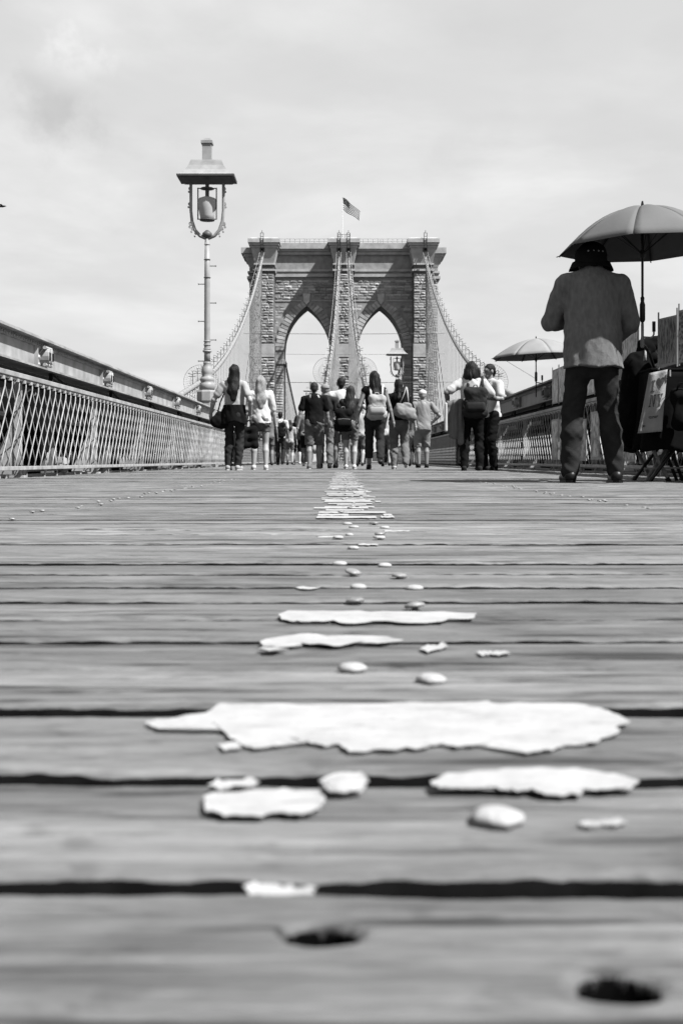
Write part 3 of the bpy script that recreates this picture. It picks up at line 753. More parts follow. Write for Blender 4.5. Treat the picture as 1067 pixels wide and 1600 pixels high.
# ------------------------------------------------------------------ the stone tower
AX = px(536.9, 230)
DT, DP = 230.0, 226.0
def tz(y): return pz(y, DT)
def to(p): return p * DT / FPX            # pixel offset -> metres at the tower
tower = thing('bridge_tower', 'granite bridge tower with two pointed arches and a flag on top', 'tower', (AX, 0, 0))
ZB = -40.0
DEPTH = 8.0
half = to(147); pin, pout = to(107.5), to(136.0); cw = to(14.5)
z_spr, z_apex = tz(548), tz(478)
ow, oc = to(36), to(57.8)
H_ = z_apex - z_spr; c_ = (H_ * H_ - ow * ow) / (2 * ow); R_ = ow + c_
def arch_z(x):
    u = abs(x); return z_spr + math.sqrt(max(R_ * R_ - (u + c_) ** 2, 0))
z_wall = tz(398)
def arch_wall(sgn):
    b = MB(); xa, xb = (cw - 0.3, pin + 0.3)
    xs = sorted(set([xa, oc - ow, oc + ow, xb] + [oc - ow + 2 * ow * k / 40 for k in range(41)]))
    yf, yr = DT, DT + DEPTH
    for a, c in zip(xs[:-1], xs[1:]):
        inside = a >= oc - ow - 1e-6 and c <= oc + ow + 1e-6
        za = arch_z(a - oc) if inside else ZB; zc = arch_z(c - oc) if inside else ZB
        A, Cc = sgn * a, sgn * c
        b.add([(A, yf, za), (Cc, yf, zc), (Cc, yf, z_wall), (A, yf, z_wall), (A, yr, za), (Cc, yr, zc), (Cc, yr, z_wall), (A, yr, z_wall)],
              [(0, 1, 2, 3), (7, 6, 5, 4), (0, 4, 5, 1), (3, 2, 6, 7)])
    for u in (oc - ow, oc + ow):
        A = sgn * u
        b.add([(A, yf, ZB), (A, yr, ZB), (A, yr, z_spr), (A, yf, z_spr)], [(0, 1, 2, 3)])
    bm_o = b.build('arch_wall', M['stone_wall'], tower)
    return bm_o
for s in (-1, 1): arch_wall(s)
# outer set-back masses
for s in (-1, 1):
    b = MB(); b.bb(s * (pout - 0.3), s * half, DT, DT + DEPTH, ZB, tz(418)); b.build('side_buttress', M['stone_wall'], tower)
    b = MB()
    b.frustum(*sorted((s * (pout - .2), s * (half + 0.004))), DT - 0.03, DT + DEPTH, tz(418), *sorted((s * (pout - .2), s * to(154))), DT - 0.5, DT + DEPTH + .5, tz(402))
    b.bb(s * (pout - .2), s * to(156), DT - 0.7, DT + DEPTH + 0.7, tz(401.9), tz(397)); b.bb(s * (pout - .2), s * to(159.5), DT - 1.0, DT + DEPTH + 1, tz(396.9), tz(388))
    b.build('side_cornice', M['stone_smooth'], tower)
    for ya, yb_, pr in ((424, 427, 0.35), (432, 436, 0.45)):
        MB().bb(s * (pout - .1), s * (half + pr), DT - pr, DT + DEPTH + pr, tz(yb_), tz(ya)).build('string_course', M['stone_smooth'], tower)
# piers
PCX = [(-(pin + pout) / 2, (pout - pin) / 2), (0.0, cw), ((pin + pout) / 2, (pout - pin) / 2)]
blocks = []
for (pc, hw) in PCX:
    b = MB()
    b.bb(pc - hw, pc + hw, DP, DT + DEPTH + 3, tz(539), tz(418))
    b.bb(pc - hw - 0.12, pc + hw + 0.12, DP - 0.12, DT + DEPTH + 3.12, tz(562), tz(539.1))
    b.bb(pc - hw - 0.22, pc + hw + 0.22, DP - 0.22, DT + DEPTH + 3.22, ZB, tz(562.1))
    b.build('pier', M['stone_joint'], tower)
    MB().bb(pc - hw - 0.16, pc + hw + 0.16, DP - 0.30, DP - 0.1, tz(561), tz(541)).build('plain_band', M['stone_smooth'], tower, bevel=0.05)
    MB().frustum(pc - hw, pc + hw, DP - 0.02, DT + 8, tz(418) + 0.002, pc - hw - 0.75, pc + hw + 0.75, DP - 0.8, DT + 9, tz(394)).build('capital', M['stone_smooth'], tower)
    for (ya, yb_, pr) in ((417, 419.5, 0.28), (426, 429, 0.36)):
        MB().bb(pc - hw - pr, pc + hw + pr, DP - pr, DT + 5, tz(yb_), tz(ya)).build('string_course', M['stone_smooth'], tower, bevel=0.04)
    cap = MB(); cap.bb(pc - hw - 0.9, pc + hw + 0.9, DP - 0.95, DT + 10, tz(393.9), tz(390.5)); cap.bb(pc - hw - 1.15, pc + hw + 1.15, DP - 1.2, DT + 10.2, tz(390.4), tz(386.5))
    cap.bb(pc - hw - 1.35, pc + hw + 1.35, DP - 1.45, DT + 10.4, tz(386.4), tz(380.5)); cap.frustum(pc - hw - 1.3, pc + hw + 1.3, DP - 1.4, DT + 10.3, tz(380.4), pc - hw - .6, pc + hw + .6, DP - .7, DT + 9.6, tz(378))
    cap.build('pier_cap', M['stone_smooth'], tower)
    # rough-faced courses
    z = -2.0; row = 0
    while z < tz(419.5) - 0.5:
        y_px = HY - (z - CAMZ) * FPX / DT
        hh = 0.54
        if z + hh > tz(429) and z < tz(417): z = tz(417) + 0.02; 
        if z + hh > tz(419.5): break
        if z + hh > tz(562.5) and z < tz(539.5): z = tz(539.2)
        fl_ = 0.22 if z < tz(562) else 0.0
        wtot = 2 * (hw + fl_); n = rng.choice((3, 3, 4, 4, 5)); cuts = [0] + sorted(((k + 1) / n + rng.uniform(-.08, .08)) for k in range(n - 1)) + [1]
        for a, c in zip(cuts[:-1], cuts[1:]):
            x0 = pc - hw - fl_ + wtot * a + 0.025; x1 = pc - hw - fl_ + wtot * c - 0.025
            blocks.append((x0, x1, z + 0.03, z + hh - 0.03, DP - fl_, rng.uniform(0.03, 0.22)))
        z += hh; row += 1
# bay courses above the arches
for s in (-1, 1):
    z = z_spr - 0.2
    while z < tz(436):
        hh = 0.56
        if z + hh > tz(473) and z < tz(468): z = tz(467.5)
        if z + hh > tz(434.5): break
        x = cw + 0.05; 
        while x < pin - 0.3:
            wd = rng.uniform(0.8, 1.7); x1 = min(x + wd, pin - 0.05)
            ok = True
            for u in np.linspace(x, x1, 5):
                for zq in (z, z + hh):
                    rr = math.hypot(abs(u - oc) + c_, zq - z_spr) if zq > z_spr else abs(u - oc) + c_
                    if rr < R_ + 1.95 and zq < z_apex + 3.4: ok = False
            if ok and x1 - x > 0.3:
                q = sorted((s * (x + 0.02), s * (x1 - 0.02)))
                blocks.append((q[0], q[1], z + 0.025, z + hh - 0.025, DT, rng.uniform(0.03, 0.20) if z > tz(468) else rng.uniform(0.03, 0.06)))
            x = x1
        z += hh
# side buttress and lower jamb courses
for s in (-1, 1):
    z = -2.0
    while z < tz(440):
        for (xa, xb) in ((pout + 0.02, half - 0.02), (oc + ow + 0.05, pin - 0.2)):
            if xa > oc + ow and xa < pin and z > z_spr - 2.2: continue
            q = sorted((s * xa, s * xb)); blocks.append((q[0], q[1], z + 0.02, z + 0.52, DT, rng.uniform(0.03, 0.12)))
        z += 0.54
def stone(x0, x1, z0, z1, pr):
    """rough faced block, local to its own origin: chamfered rim, uneven front"""
    q = rng; W = (x1 - x0); Hh = (z1 - z0); e = min(0.09, W * .2, Hh * .2)
    V = [(0, 0.1, 0), (W, 0.1, 0), (W, 0.1, Hh), (0, 0.1, Hh), (0, -0.01, 0), (W, -0.01, 0), (W, -0.01, Hh), (0, -0.01, Hh),
         (e, -pr * q.uniform(.5, 1), e), (W - e, -pr * q.uniform(.4, 1), e), (W - e, -pr * q.uniform(.6, 1.1), Hh - e), (e, -pr * q.uniform(.6, 1.1), Hh - e), (W * q.uniform(.3, .7), -pr * 1.25, Hh * q.uniform(.4, .7))]
    F = [(4, 5, 9, 8), (5, 6, 10, 9), (6, 7, 11, 10), (7, 4, 8, 11), (8, 9, 12), (9, 10, 12), (10, 11, 12), (11, 8, 12), (0, 1, 5, 4), (1, 2, 6, 5), (2, 3, 7, 6), (3, 0, 4, 7)]
    return V, F
blocks.sort(key=lambda q: -(q[1] - q[0]) * (1 if q[3] > 6 else 0.1))
rest = MB()
sm = [M['stone_a'], M['stone_b'], M['stone_c']]
for k, (x0, x1, z0, z1, yy, pr) in enumerate(blocks):
    V, F = stone(x0, x1, z0, z1, pr)
    mi = rng.choice((0, 0, 1, 2))
    if k < 300:
        MB().add(V, F).build('stone_block', sm[mi], tower, loc=(x0, yy, z0), fixn=False)
    else:
        rest.cur = mi; rest.add([(a + x0, b_ + yy, c + z0) for a, b_, c in V], F)
ro = rest.build('stone_courses', sm, tower, fixn=False); ro['kind'] = 'stuff'
# cornice between piers
for s in (-1, 1):
    xa, xb = s * (cw + 0.1), s * (pin - 0.1)
    for (ya, yb_, pr, nm) in ((390, 381, 1.05, 'cornice'), (393.2, 390.1, 0.8, 'cornice'), (398.5, 393.3, 0.5, 'cornice'), (424.6, 421, 0.30, 'string_course'), (433, 428.5, 0.42, 'string_course'), (471, 469, 0.14, 'string_course')):
        if nm == 'string_course' and ya == 471:
            for (u0, u1) in ((cw + .1, oc - 1.0), (oc + 1.0, pin - .1)):
                MB().bb(s * u0, s * u1, DT - pr, DT + 0.3, tz(ya), tz(yb_)).build(nm, M['stone_smooth'], tower)
        else:
            MB().bb(xa, xb, DT - pr, DT + (DEPTH + pr if nm == 'cornice' else 0.3), tz(ya), tz(yb_)).build(nm, M['stone_smooth'], tower)
    MB().bb(xa, xb, DT + 0.01, DT + DEPTH - .01, z_wall + .001, tz(390)).build('attic_wall', M['stone_smooth'], tower)
    # voussoirs
    n = 15
    for side in (-1, 1):
        a_end = math.acos(c_ / R_)
        for k in range(n):
            a0 = a_end * k / n + 0.006; a1 = a_end * (k + 1) / n - 0.006
            t1 = 1.75 if k % 2 else 1.55
            if k >= n - 2: t1 = 1.3
            pts = []
            for (a, r) in ((a0, R_ - 0.02), (a1, R_ - 0.02), (a1, R_ + t1), (a0, R_ + t1)):
                pts.append((s * oc + side * (r * math.cos(a) - c_), z_spr + r * math.sin(a)))
            if k >= n - 1: pts = [(s * oc + side * max(0.05, side * (p[0] - s * oc)), p[1]) for p in pts]
            MB().prism(pts, 'y', DT - 0.16 - 0.05 * (k % 2), DT + 0.2).build('voussoir', sm[rng.choice((0, 2, 0))], tower)
    kx = s * oc
    MB().prism([(kx - 0.75, tz(459)), (kx + 0.75, tz(459)), (kx + 0.62, tz(471)), (kx, tz(476.5)), (kx - 0.62, tz(471))], 'y', DT - 0.34, DT + .25).build('keystone', M['stone_c'], tower)
    for u in (oc - ow, oc + ow):
        uo = 1 if u > oc else -1
        q = sorted((s * (u - uo * 0.35), s * (u + uo * 1.55)))
        MB().bb(q[0], q[1], DT - 0.25, DT + DEPTH + .2, tz(569), tz(562)).build('impost', M['stone_smooth'], tower, bevel=0.06)
    # parapet rail on top
    rl = MB()
    for k in range(13):
        xx = xa + (xb - xa) * k / 12; rl.tube([(xx, DT, tz(381)), (xx, DT, tz(381) + 1.0)], 0.03, 5)
    for dz in (0.5, 1.0): rl.tube([(xa, DT, tz(381) + dz), (xb, DT, tz(381) + dz)], 0.025, 5)
    rl.build('roof_railing', M['steel_dark'], tower)
    MB().tube([(s * oc, DT + 1, tz(381)), (s * oc, DT + 1, tz(372))], 0.035, 5).build('aerial', M['steel_dark'], tower)
# saddle frames on the caps
for (pc, hw), offs in zip(PCX, ((0.55,), (-0.95, 0.95), (-0.55,))):
    for of in offs:
        f = MB(); xx = (-to(124.5) if pc < -1 else to(124.5) if pc > 1 else of)
        for dx in (-0.28, 0.28):
            f.tube([(xx + dx, DP - 1.5, tz(402)), (xx + dx, DP - 1.5, tz(372))], 0.06, 6)
        for y_ in (372.5, 378, 384, 390, 396): f.tube([(xx - .28, DP - 1.5, tz(y_)), (xx + .28, DP - 1.5, tz(y_))], 0.045, 5)
        f.tube([(xx, DP - 1.3, tz(372)), (xx, DP - 1.3, tz(368))], 0.05, 5)
        f.build('saddle_ladder', M['steel_dark'], tower)
        MB().bb(xx - 0.42, xx + 0.42, DP - 0.9, DP + .2, tz(400), tz(393.5)).build('saddle_opening_shade', M['shade_black'], tower)  # black block painted as the shade inside the saddle opening
cr = MB()
for dx in (-1.15, -0.35, 0.35, 1.15): cr.tube([(dx, DP + 1, tz(380)), (dx, DP + 1, tz(371))], 0.045, 5)
cr.tube([(-1.15, DP + 1, tz(371)), (1.15, DP + 1, tz(371))], 0.045, 5); cr.tube([(-1.15, DP + 1, tz(375)), (1.15, DP + 1, tz(375))], 0.03, 5)
cr.build('roof_railing', M['steel_dark'], tower)

# flag
fx = px(535, 229) 
flag = thing('flag', 'striped flag with a dark starred corner flying from the tower pole', 'flag', (fx, 229, tz(380)))
MB().tube([(0, 0, 0), (0, 0, (tz(308) - tz(380)))], [0.07, 0.045], 8).build('flagpole', mat('pole_white', 0.7, 0.4), flag)
M['flag_dark'] = mat('flag_dark', 0.02, 0.9, 0.1); M['flag_light'] = mat('flag_light', 0.55, 0.9, 0.05); M['flag_mid'] = mat('flag_mid', 0.02, 0.9, 0.1)
fb = MB(); nu, nv = 26, 26
L_, W_ = 4.5, 2.6
def fpt(u, v):
    s = u * L_
    x = 0.78 * s + 0.05; drop = 0.64 * s * (0.9 + 0.1 * u)
    wv = 0.30 * math.sin(u * 8.0 + v * 1.6) * (0.25 + u)
    return (x + 0.12 * math.sin(u * 9 + v * 2), wv, (tz(310) - tz(380)) - drop - v * W_ * (1 - 0.25 * u) + 0.10 * math.sin(u * 7 + 2 * v))
idx = [[fpt(i / nu, j / nv) for j in range(nv + 1)] for i in range(nu + 1)]
for i in range(nu):
    for j in range(nv):
        stripe = int(j / nv * 13)
        fb.cur = 2 if (i / nu < 0.42 and stripe < 7) else (0 if stripe % 2 == 0 else 1)
        fb.add([idx[i][j], idx[i + 1][j], idx[i + 1][j + 1], idx[i][j + 1]], [(0, 1, 2, 3)])
fo = fb.build('flag_cloth', [M['flag_dark'], M['flag_light'], M['flag_mid']], flag, fixn=False)
sdm = fo.modifiers.new('thick', 'SOLIDIFY'); sdm.thickness = 0.02
st = MB()
for r in range(5):
    for c in range(6):
        p = Vector(fpt((c + .7) / 6 * .40, (r + .6) / 5 * .5)); 
        poly = [(p.x + (0.05 if k % 2 == 0 else 0.02) * math.sin(k * math.pi / 5), p.z + (0.05 if k % 2 == 0 else 0.02) * math.cos(k * math.pi / 5)) for k in range(10)]
        st.prism(poly, 'y', p.y - 0.05, p.y - 0.03)
st.build('star', M['flag_light'], fo)['kind'] = 'stuff'

# ------------------------------------------------------------------ suspension cables
def cz(t): return 8.9 + 0.15 * t + 0.00175 * t * t if t > 0 else 8.9 + 0.15 * t
def cable_xz(d, kind, s):
    if kind == 'outer': x = AX + s * to(124.5)
    else:
        k = max(0.0, min(1.0, (d - 140) / (DP - 140))); x = AX + s * (2.15 + (0.95 - 2.15) * k) if d > 140 else AX + s * 2.15
    return x, cz(d - 126)
WORDS = {('outer', -1): 'left', ('outer', 1): 'right'}
globe_me = MB(); globe_me.lathe([(0.02, -.10), (0.08, -0.05), (0.09, 0), (0.07, 0.06), (0.02, 0.09)], 8)
globe_me = globe_me.mesh('cable_light', M['globe'], True)
band_me = MB().lathe([(0.28, -0.14), (0.315, -0.13), (0.315, 0.13), (0.28, 0.14)], 10).mesh('cable_band', M['cable'])
def cable(kind, s, label):
    t = thing('suspension_cable', label, 'cable', (0, 0, 0), 0, 'main cables')
    ds = np.linspace(72, DP - 1.2, 60); pts = [(cable_xz(d, kind, s)[0], d, cable_xz(d, kind, s)[1]) for d in ds]
    MB().tube(pts, 0.29 if kind == 'outer' else 0.22, 10).build('cable_wrap', M['cable'], t, True)
    for dx in (-0.45, 0.45):
        MB().tube([(x + dx, y, z + 1.15) for x, y, z in pts[18:]], 0.03, 5).build('hand_rope', M['rope'], t)
    d = 80.0; k = 0
    while d < DP - 3:
        x, z = cable_xz(d, kind, s); x2, z2 = cable_xz(d + 1, kind, s)
        inst(band_me, 'cable_band', t, (x, d, z), (-math.atan2(1, z2 - z), 0, 0))
        if z > 1.0 and (kind == 'outer' or d > 128):
            MB().tube([(0, 0, 0), (0, 0, z - 0.2 + 2)], 0.045 if kind == 'outer' else 0.035, 4).build('suspender', M['rope'], t, loc=(x, d, -2.0))
        if d > 118 and k % (2 if kind == 'outer' else 3) == 0:
            p = MB(); p.tube([(0, 0, 0), (0, 0, 1.7)], 0.035, 5); p.tube([(-0.45, 0, 1.15), (0.45, 0, 1.15)], 0.03, 5); p.tube([(0, 0, 1.3), (s * 0.5, 0, 1.5)], 0.03, 5)
            lp = p.build('light_post', M['steel_dark'], t, loc=(x, d, z))
            inst(globe_me, 'cable_light', lp, (0, 0, 1.75)); 
        d += 2.0 if kind == 'outer' else 3.4; k += 1
    # diagonal stays from the saddle to the deck
    x0, z0 = cable_xz(DP - 1.5, kind, s)
    for j, db in enumerate((221, 217, 213, 208, 203, 197, 190, 182, 174, 165) if kind == 'outer' else (214, 205, 195, 184)):
        xb = x0 if kind == 'outer' else AX + s * 2.0
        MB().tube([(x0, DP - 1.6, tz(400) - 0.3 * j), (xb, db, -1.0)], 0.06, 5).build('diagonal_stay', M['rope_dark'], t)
    return t
cable('outer', -1, 'far outer main cable running behind the tall near lantern post')
cable('outer', 1, 'outer main cable descending to the couple under the small umbrella')
cable('inner', -1, 'inner main cable on the side of the left arch, beside the flag')
cable('inner', 1, 'inner main cable on the side of the right arch, away from the flag')
def far_cable(s, label):
    t = thing('span_cable', label, 'cable', (0, 0, 0), 0, 'main span cables beyond the tower')
    X = AX + s * to(124.5)
    def z(d): return 41.8 - (d - 240) * 0.205 + 0.00026 * (d - 240) ** 2
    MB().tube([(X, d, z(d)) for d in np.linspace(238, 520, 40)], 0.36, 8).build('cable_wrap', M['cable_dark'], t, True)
    for d in np.arange(300, 470, 3.2):
        MB().tube([(X, d, -2), (X, d, z(d))], 0.05, 4).build('suspender', M['rope'], t)
    for d in np.arange(300, 420, 14):
        MB().tube([(X, 240, 41), (X, d, -2)], 0.05, 4).build('diagonal_stay', M['rope'], t)
far_cable(-1, 'dark cable beyond the tower seen through the left arch')
far_cable(1, 'dark cable beyond the tower seen through the right arch')
# cross wires strung between the outer cables
for (yy, d, rad) in ((521, 205, 0.045), (553, 205, 0.025), (597, 190, 0.045)):
    xa = to(124.5); z = pz(yy, d)
    w = MB().tube([(AX - xa - 2, d, z), (AX, d, z - 0.12), (AX + xa + 2, d, z)], rad, 5).build('cross_wire', M['rope_dark'])
    tag(w, {521: 'taut wire crossing both arches near their springing', 553: 'faint thin wire crossing the arch openings midway', 597: 'taut wire crossing just above the walkers heads'}[yy], 'wire')
# fan shaped climbing guards round the cables
def guard(x, d, z, r, label):
    t = thing('cable_guard', label, 'guard', (x, d, z), 0, 'fan guards on the cables')
    n = 44; rim = MB().tube([(r * math.cos(2 * math.pi * k / n), 0, r * math.sin(2 * math.pi * k / n)) for k in range(n + 1)], 0.035, 5)
    rim.build('rim', M['rope'], t)
    MB().tube([(r * .62 * math.cos(2 * math.pi * k / n), 0, r * .62 * math.sin(2 * math.pi * k / n)) for k in range(n + 1)], 0.022, 5).build('ring', M['rope'], t)
    for k in range(n):
        a = 2 * math.pi * k / n
        MB().tube([(0.3 * math.cos(a), 0, 0.3 * math.sin(a)), (r * math.cos(a), 0, r * math.sin(a))], 0.022, 4).build('spoke', M['rope'], t)
    MB().lathe([(0.28, -.1), (0.36, 0), (0.28, .1)], 12).build('hub', M['steel'], t)
for (kind, s, d, r, lab) in (('outer', -1, 127, 1.95, 'round spoked guard on the outer cable beside the near lantern post'), ('outer', 1, 127, 2.05, 'round spoked guard on the outer cable behind the embracing couple'),
                             ('inner', -1, 139, 1.8, 'round spoked guard on the inner cable beside the half hidden lantern'), ('inner', 1, 139, 1.8, 'round spoked guard on the inner cable behind the long haired woman')):
    x, z = cable_xz(d, kind, s); guard(x, d, z, r, lab)

# bird
bd = 60.0
bird = thing('bird', 'small dark bird gliding in the open sky', 'bird', (px(4, bd), bd, pz(323, bd)))
bb_ = MB().tube([(-0.22, 0, 0), (-0.1, 0, 0.01), (0.05, 0, 0.02), (0.16, 0, 0.03), (0.22, 0, 0.03)], [0.01, 0.045, 0.055, 0.035, 0.008], 8)
bb_.build('body', M['steel_dark'], bird, True)
for s in (-1, 1):
    MB().add([(-0.06, 0, 0.03), (0.08, 0, 0.03), (0.03, s * 0.25, 0.08), (-0.1, s * 0.42, 0.04), (-0.06, 0, 0.045), (0.08, 0, 0.045), (0.03, s * 0.25, 0.09), (-0.1, s * 0.42, 0.045)],
             [(0, 1, 2, 3), (7, 6, 5, 4), (0, 4, 5, 1), (1, 5, 6, 2), (2, 6, 7, 3), (3, 7, 4, 0)]).build('wing', M['steel_dark'], bird)
# ------------------------------------------------------------------ bodies: blended round cones turned into one skin
def surface_nets(F, org, h):
    s = F < 0
    c = [s[i:s.shape[0] - 1 + i, j:s.shape[1] - 1 + j, k:s.shape[2] - 1 + k] for i in (0, 1) for j in (0, 1) for k in (0, 1)]
    allin = c[0].copy(); anyin = c[0].copy()
    for q in c[1:]: allin &= q; anyin |= q
    act = anyin & ~allin
    ii, jj, kk = np.nonzero(act)
    if len(ii) == 0: return None
    idx = np.full(act.shape, -1, np.int64); idx[ii, jj, kk] = np.arange(len(ii))
    corners = [(i, j, k) for i in (0, 1) for j in (0, 1) for k in (0, 1)]
    val = {q: F[ii + q[0], jj + q[1], kk + q[2]] for q in corners}
    pos = np.zeros((len(ii), 3)); cnt = np.zeros(len(ii))
    for q in corners:
        for ax in range(3):
            if q[ax] == 0:
                p = list(q); p[ax] = 1; p = tuple(p)
                a, b = val[q], val[p]; m = (a < 0) != (b < 0)
                t = a[m] / (a[m] - b[m])
                P = np.tile(np.array(q, float), (m.sum(), 1)); P[:, ax] = t
                pos[m] += P; cnt[m] += 1
    V = (np.stack([ii, jj, kk], 1) + pos / cnt[:, None]) * h + np.array(org)
    faces = []
    for ax in range(3):
        sl0 = [slice(None)] * 3; sl1 = [slice(None)] * 3; sl0[ax] = slice(0, -1); sl1[ax] = slice(1, None)
        d = s[tuple(sl0)] != s[tuple(sl1)]
        e = np.array(np.nonzero(d)).T
        u, v = [(1, 2), (2, 0), (0, 1)][ax]
        ok = (e[:, u] > 0) & (e[:, v] > 0) & (e[:, u] < F.shape[u] - 1) & (e[:, v] < F.shape[v] - 1); e = e[ok]
        def cell(du, dv):
            q = e.copy(); q[:, u] += du; q[:, v] += dv; return idx[q[:, 0], q[:, 1], q[:, 2]]
        Q = np.stack([cell(-1, -1), cell(0, -1), cell(0, 0), cell(-1, 0)], 1)
        ins = s[e[:, 0], e[:, 1], e[:, 2]]
        Q[~ins] = Q[~ins][:, ::-1]
        faces.append(Q)
    Fq = np.concatenate(faces); Fq = Fq[(Fq >= 0).all(1)]
    return V, Fq

def rc(a, b, ra, rb=None, sq=1.0):
    """round cone from a to b; sq < 1 flattens it front to back"""
    return (np.array(a, float), np.array(b, float), ra, ra if rb is None else rb, sq)
def ell(c, rx, ry, rz):
    return ('e', np.array(c, float), np.array([rx, ry, rz], float))

def sdf_mesh(prims, h=0.01, k=0.02, cuts=(), fold=None, infl=0.0, name='body', mats=None, parent=None, hollow=None):
    lo = np.array([1e9] * 3); hi = -lo
    for p in prims:
        if isinstance(p[0], str): a, b = p[1] - p[2], p[1] + p[2]
        else:
            r = max(p[2], p[3]); a = np.minimum(p[0], p[1]) - r; b = np.maximum(p[0], p[1]) + r
        lo = np.minimum(lo, a); hi = np.maximum(hi, b)
    lo -= infl + 3.5 * h; hi += infl + 3.5 * h
    n = np.ceil((hi - lo) / h).astype(int) + 1
    F = np.full(n, 0.3, np.float32)
    ax = [lo[i] + h * np.arange(n[i]) for i in range(3)]
    for p in prims:
        mg = infl + 2 * k + 4 * h
        if isinstance(p[0], str): a, b = p[1] - p[2] - mg, p[1] + p[2] + mg
        else:
            r = max(p[2], p[3]) + mg; a = np.minimum(p[0], p[1]) - r; b = np.maximum(p[0], p[1]) + r
        i0 = np.clip(np.floor((a - lo) / h).astype(int), 0, n - 1); i1 = np.clip(np.ceil((b - lo) / h).astype(int) + 1, 1, n)
        sl = tuple(slice(i0[q], i1[q]) for q in range(3))
        X, Y, Z = np.meshgrid(ax[0][sl[0]], ax[1][sl[1]], ax[2][sl[2]], indexing='ij')
        if isinstance(p[0], str):
            q = np.stack([X, Y, Z], -1) - p[1]
            k0 = np.linalg.norm(q / p[2], axis=-1); k1 = np.linalg.norm(q / (p[2] ** 2), axis=-1) + 1e-9
            D = k0 * (k0 - 1) / k1
        else:
            A, B, ra, rb, sq = p
            ba = B - A; L2 = (ba * ba).sum() + 1e-12
            t = np.clip(((X - A[0]) * ba[0] + (Y - A[1]) * ba[1] + (Z - A[2]) * ba[2]) / L2, 0, 1)
            dx = X - A[0] - t * ba[0]; dy = (Y - A[1] - t * ba[1]) / sq; dz = Z - A[2] - t * ba[2]
            D = np.sqrt(dx * dx + dy * dy + dz * dz) - (ra + (rb - ra) * t)
            if sq < 1: D *= (0.5 + 0.5 * sq)
        D = D - infl
        O = F[sl]
        hh = np.clip(0.5 + 0.5 * (O - D) / k, 0, 1)
        F[sl] = O * (1 - hh) + D * hh - k * hh * (1 - hh)
    X, Y, Z = np.meshgrid(ax[0], ax[1], ax[2], indexing='ij', sparse=True)
    if fold is not None: F = F + fold(X, Y, Z).astype(np.float32)
    for c in cuts: F = np.maximum(F, c(X, Y, Z).astype(np.float32))
    F[0], F[-1] = 0.3, 0.3; F[:, 0], F[:, -1] = 0.3, 0.3; F[:, :, 0], F[:, :, -1] = 0.3, 0.3
    r = surface_nets(F, lo, h)
    if r is None: return None
    V, Q = r
    me = bpy.data.meshes.new(name); me.from_pydata(V.tolist(), [], Q.tolist())
    if mats is not None: me.materials.append(mats)
    me.polygons.foreach_set('use_smooth', np.ones(len(Q), bool)); me.update()
    o = bpy.data.objects.new(name, me); C.objects.link(o)
    if parent is not None: o.parent = parent
    return o

_ng = np.random.default_rng(5).random((32, 32, 32)).astype(np.float32) * 2 - 1
def n3(X, Y, Z, sx, sy, sz, seed=0.0):
    def fr(A, s, o):
        u = A / s + o; i = np.floor(u).astype(int); f = u - i; return i, f * f * (3 - 2 * f)
    (i, u), (j, v), (k, w) = fr(X, sx, 50.3 + seed * 3.7), fr(Y, sy, 41.7 + seed * 1.3), fr(Z, sz, 60.1 + seed * 2.9)
    def g(a, b, c): return _ng[(i + a) % 32, (j + b) % 32, (k + c) % 32]
    return (((g(0, 0, 0) * (1 - u) + g(1, 0, 0) * u) * (1 - v) + (g(0, 1, 0) * (1 - u) + g(1, 1, 0) * u) * v) * (1 - w)
            + ((g(0, 0, 1) * (1 - u) + g(1, 0, 1) * u) * (1 - v) + (g(0, 1, 1) * (1 - u) + g(1, 1, 1) * u) * v) * w)

def ik(a, b, l1, l2, pole):
    a, b, pole = Vector(a), Vector(b), Vector(pole)
    d = b - a; L = min(d.length, (l1 + l2) * 0.999); dn = d.normalized(); b = a + dn * L
    x = (l1 * l1 - l2 * l2 + L * L) / (2 * L); hgt = math.sqrt(max(l1 * l1 - x * x, 0))
    pp = (pole - dn * pole.dot(dn)); pp.normalize()
    return a + dn * x + pp * hgt, b

# cloth and skin tones (greys of a black-and-white photograph)
M['skin_l'] = mat('skin_light', 0.26, 0.55, 0.10, 14.0, 0.05, 200, spec=0.3)
M['skin_m'] = mat('skin_mid', 0.17, 0.55, 0.10, 14.0, 0.05, 200, spec=0.3)
M['skin_d'] = mat('skin_tan', 0.10, 0.55, 0.10, 14.0, 0.05, 200, spec=0.3)
M['c_white'] = mat('cloth_white', 0.40, 0.9, 0.08, 10.0, 0.25, 120, spec=0.15)
M['c_cream'] = mat('cloth_cream', 0.27, 0.9, 0.10, 10.0, 0.25, 120, spec=0.15)
M['c_grey'] = mat('cloth_grey', 0.18, 0.9, 0.12, 12.0, 0.3, 140, spec=0.15)
M['c_mid'] = mat('cloth_mid', 0.11, 0.9, 0.18, 12.0, 0.3, 140, spec=0.15)
M['c_denim'] = mat('cloth_denim', 0.085, 0.9, 0.45, 9.0, 0.35, 150, spec=0.15)
M['c_dark'] = mat('cloth_dark', 0.022, 0.9, 0.3, 10.0, 0.3, 120, spec=0.03)
M['c_black'] = mat('cloth_black', 0.008, 0.9, 0.3, 10.0, 0.25, 120, spec=0.02)
M['h_black'] = mat('hair_black', 0.009, 0.5, 0.5, 3.0, 0.5, 18, stretch=(60, 60, 3), spec=0.10)
M['h_brown'] = mat('hair_brown', 0.02, 0.45, 0.5, 3.0, 0.5, 18, stretch=(60, 60, 3), spec=0.12)
M['h_light'] = mat('hair_light', 0.2, 0.45, 0.45, 3.0, 0.6, 18, stretch=(60, 60, 3), spec=0.12)
M['sole'] = mat('shoe_sole', 0.36, 0.8, 0.1, 20)
M['eye'] = mat('eye_dark', 0.02, 0.3, 0.1); M['lip'] = mat('lip', 0.12, 0.5, 0.1)

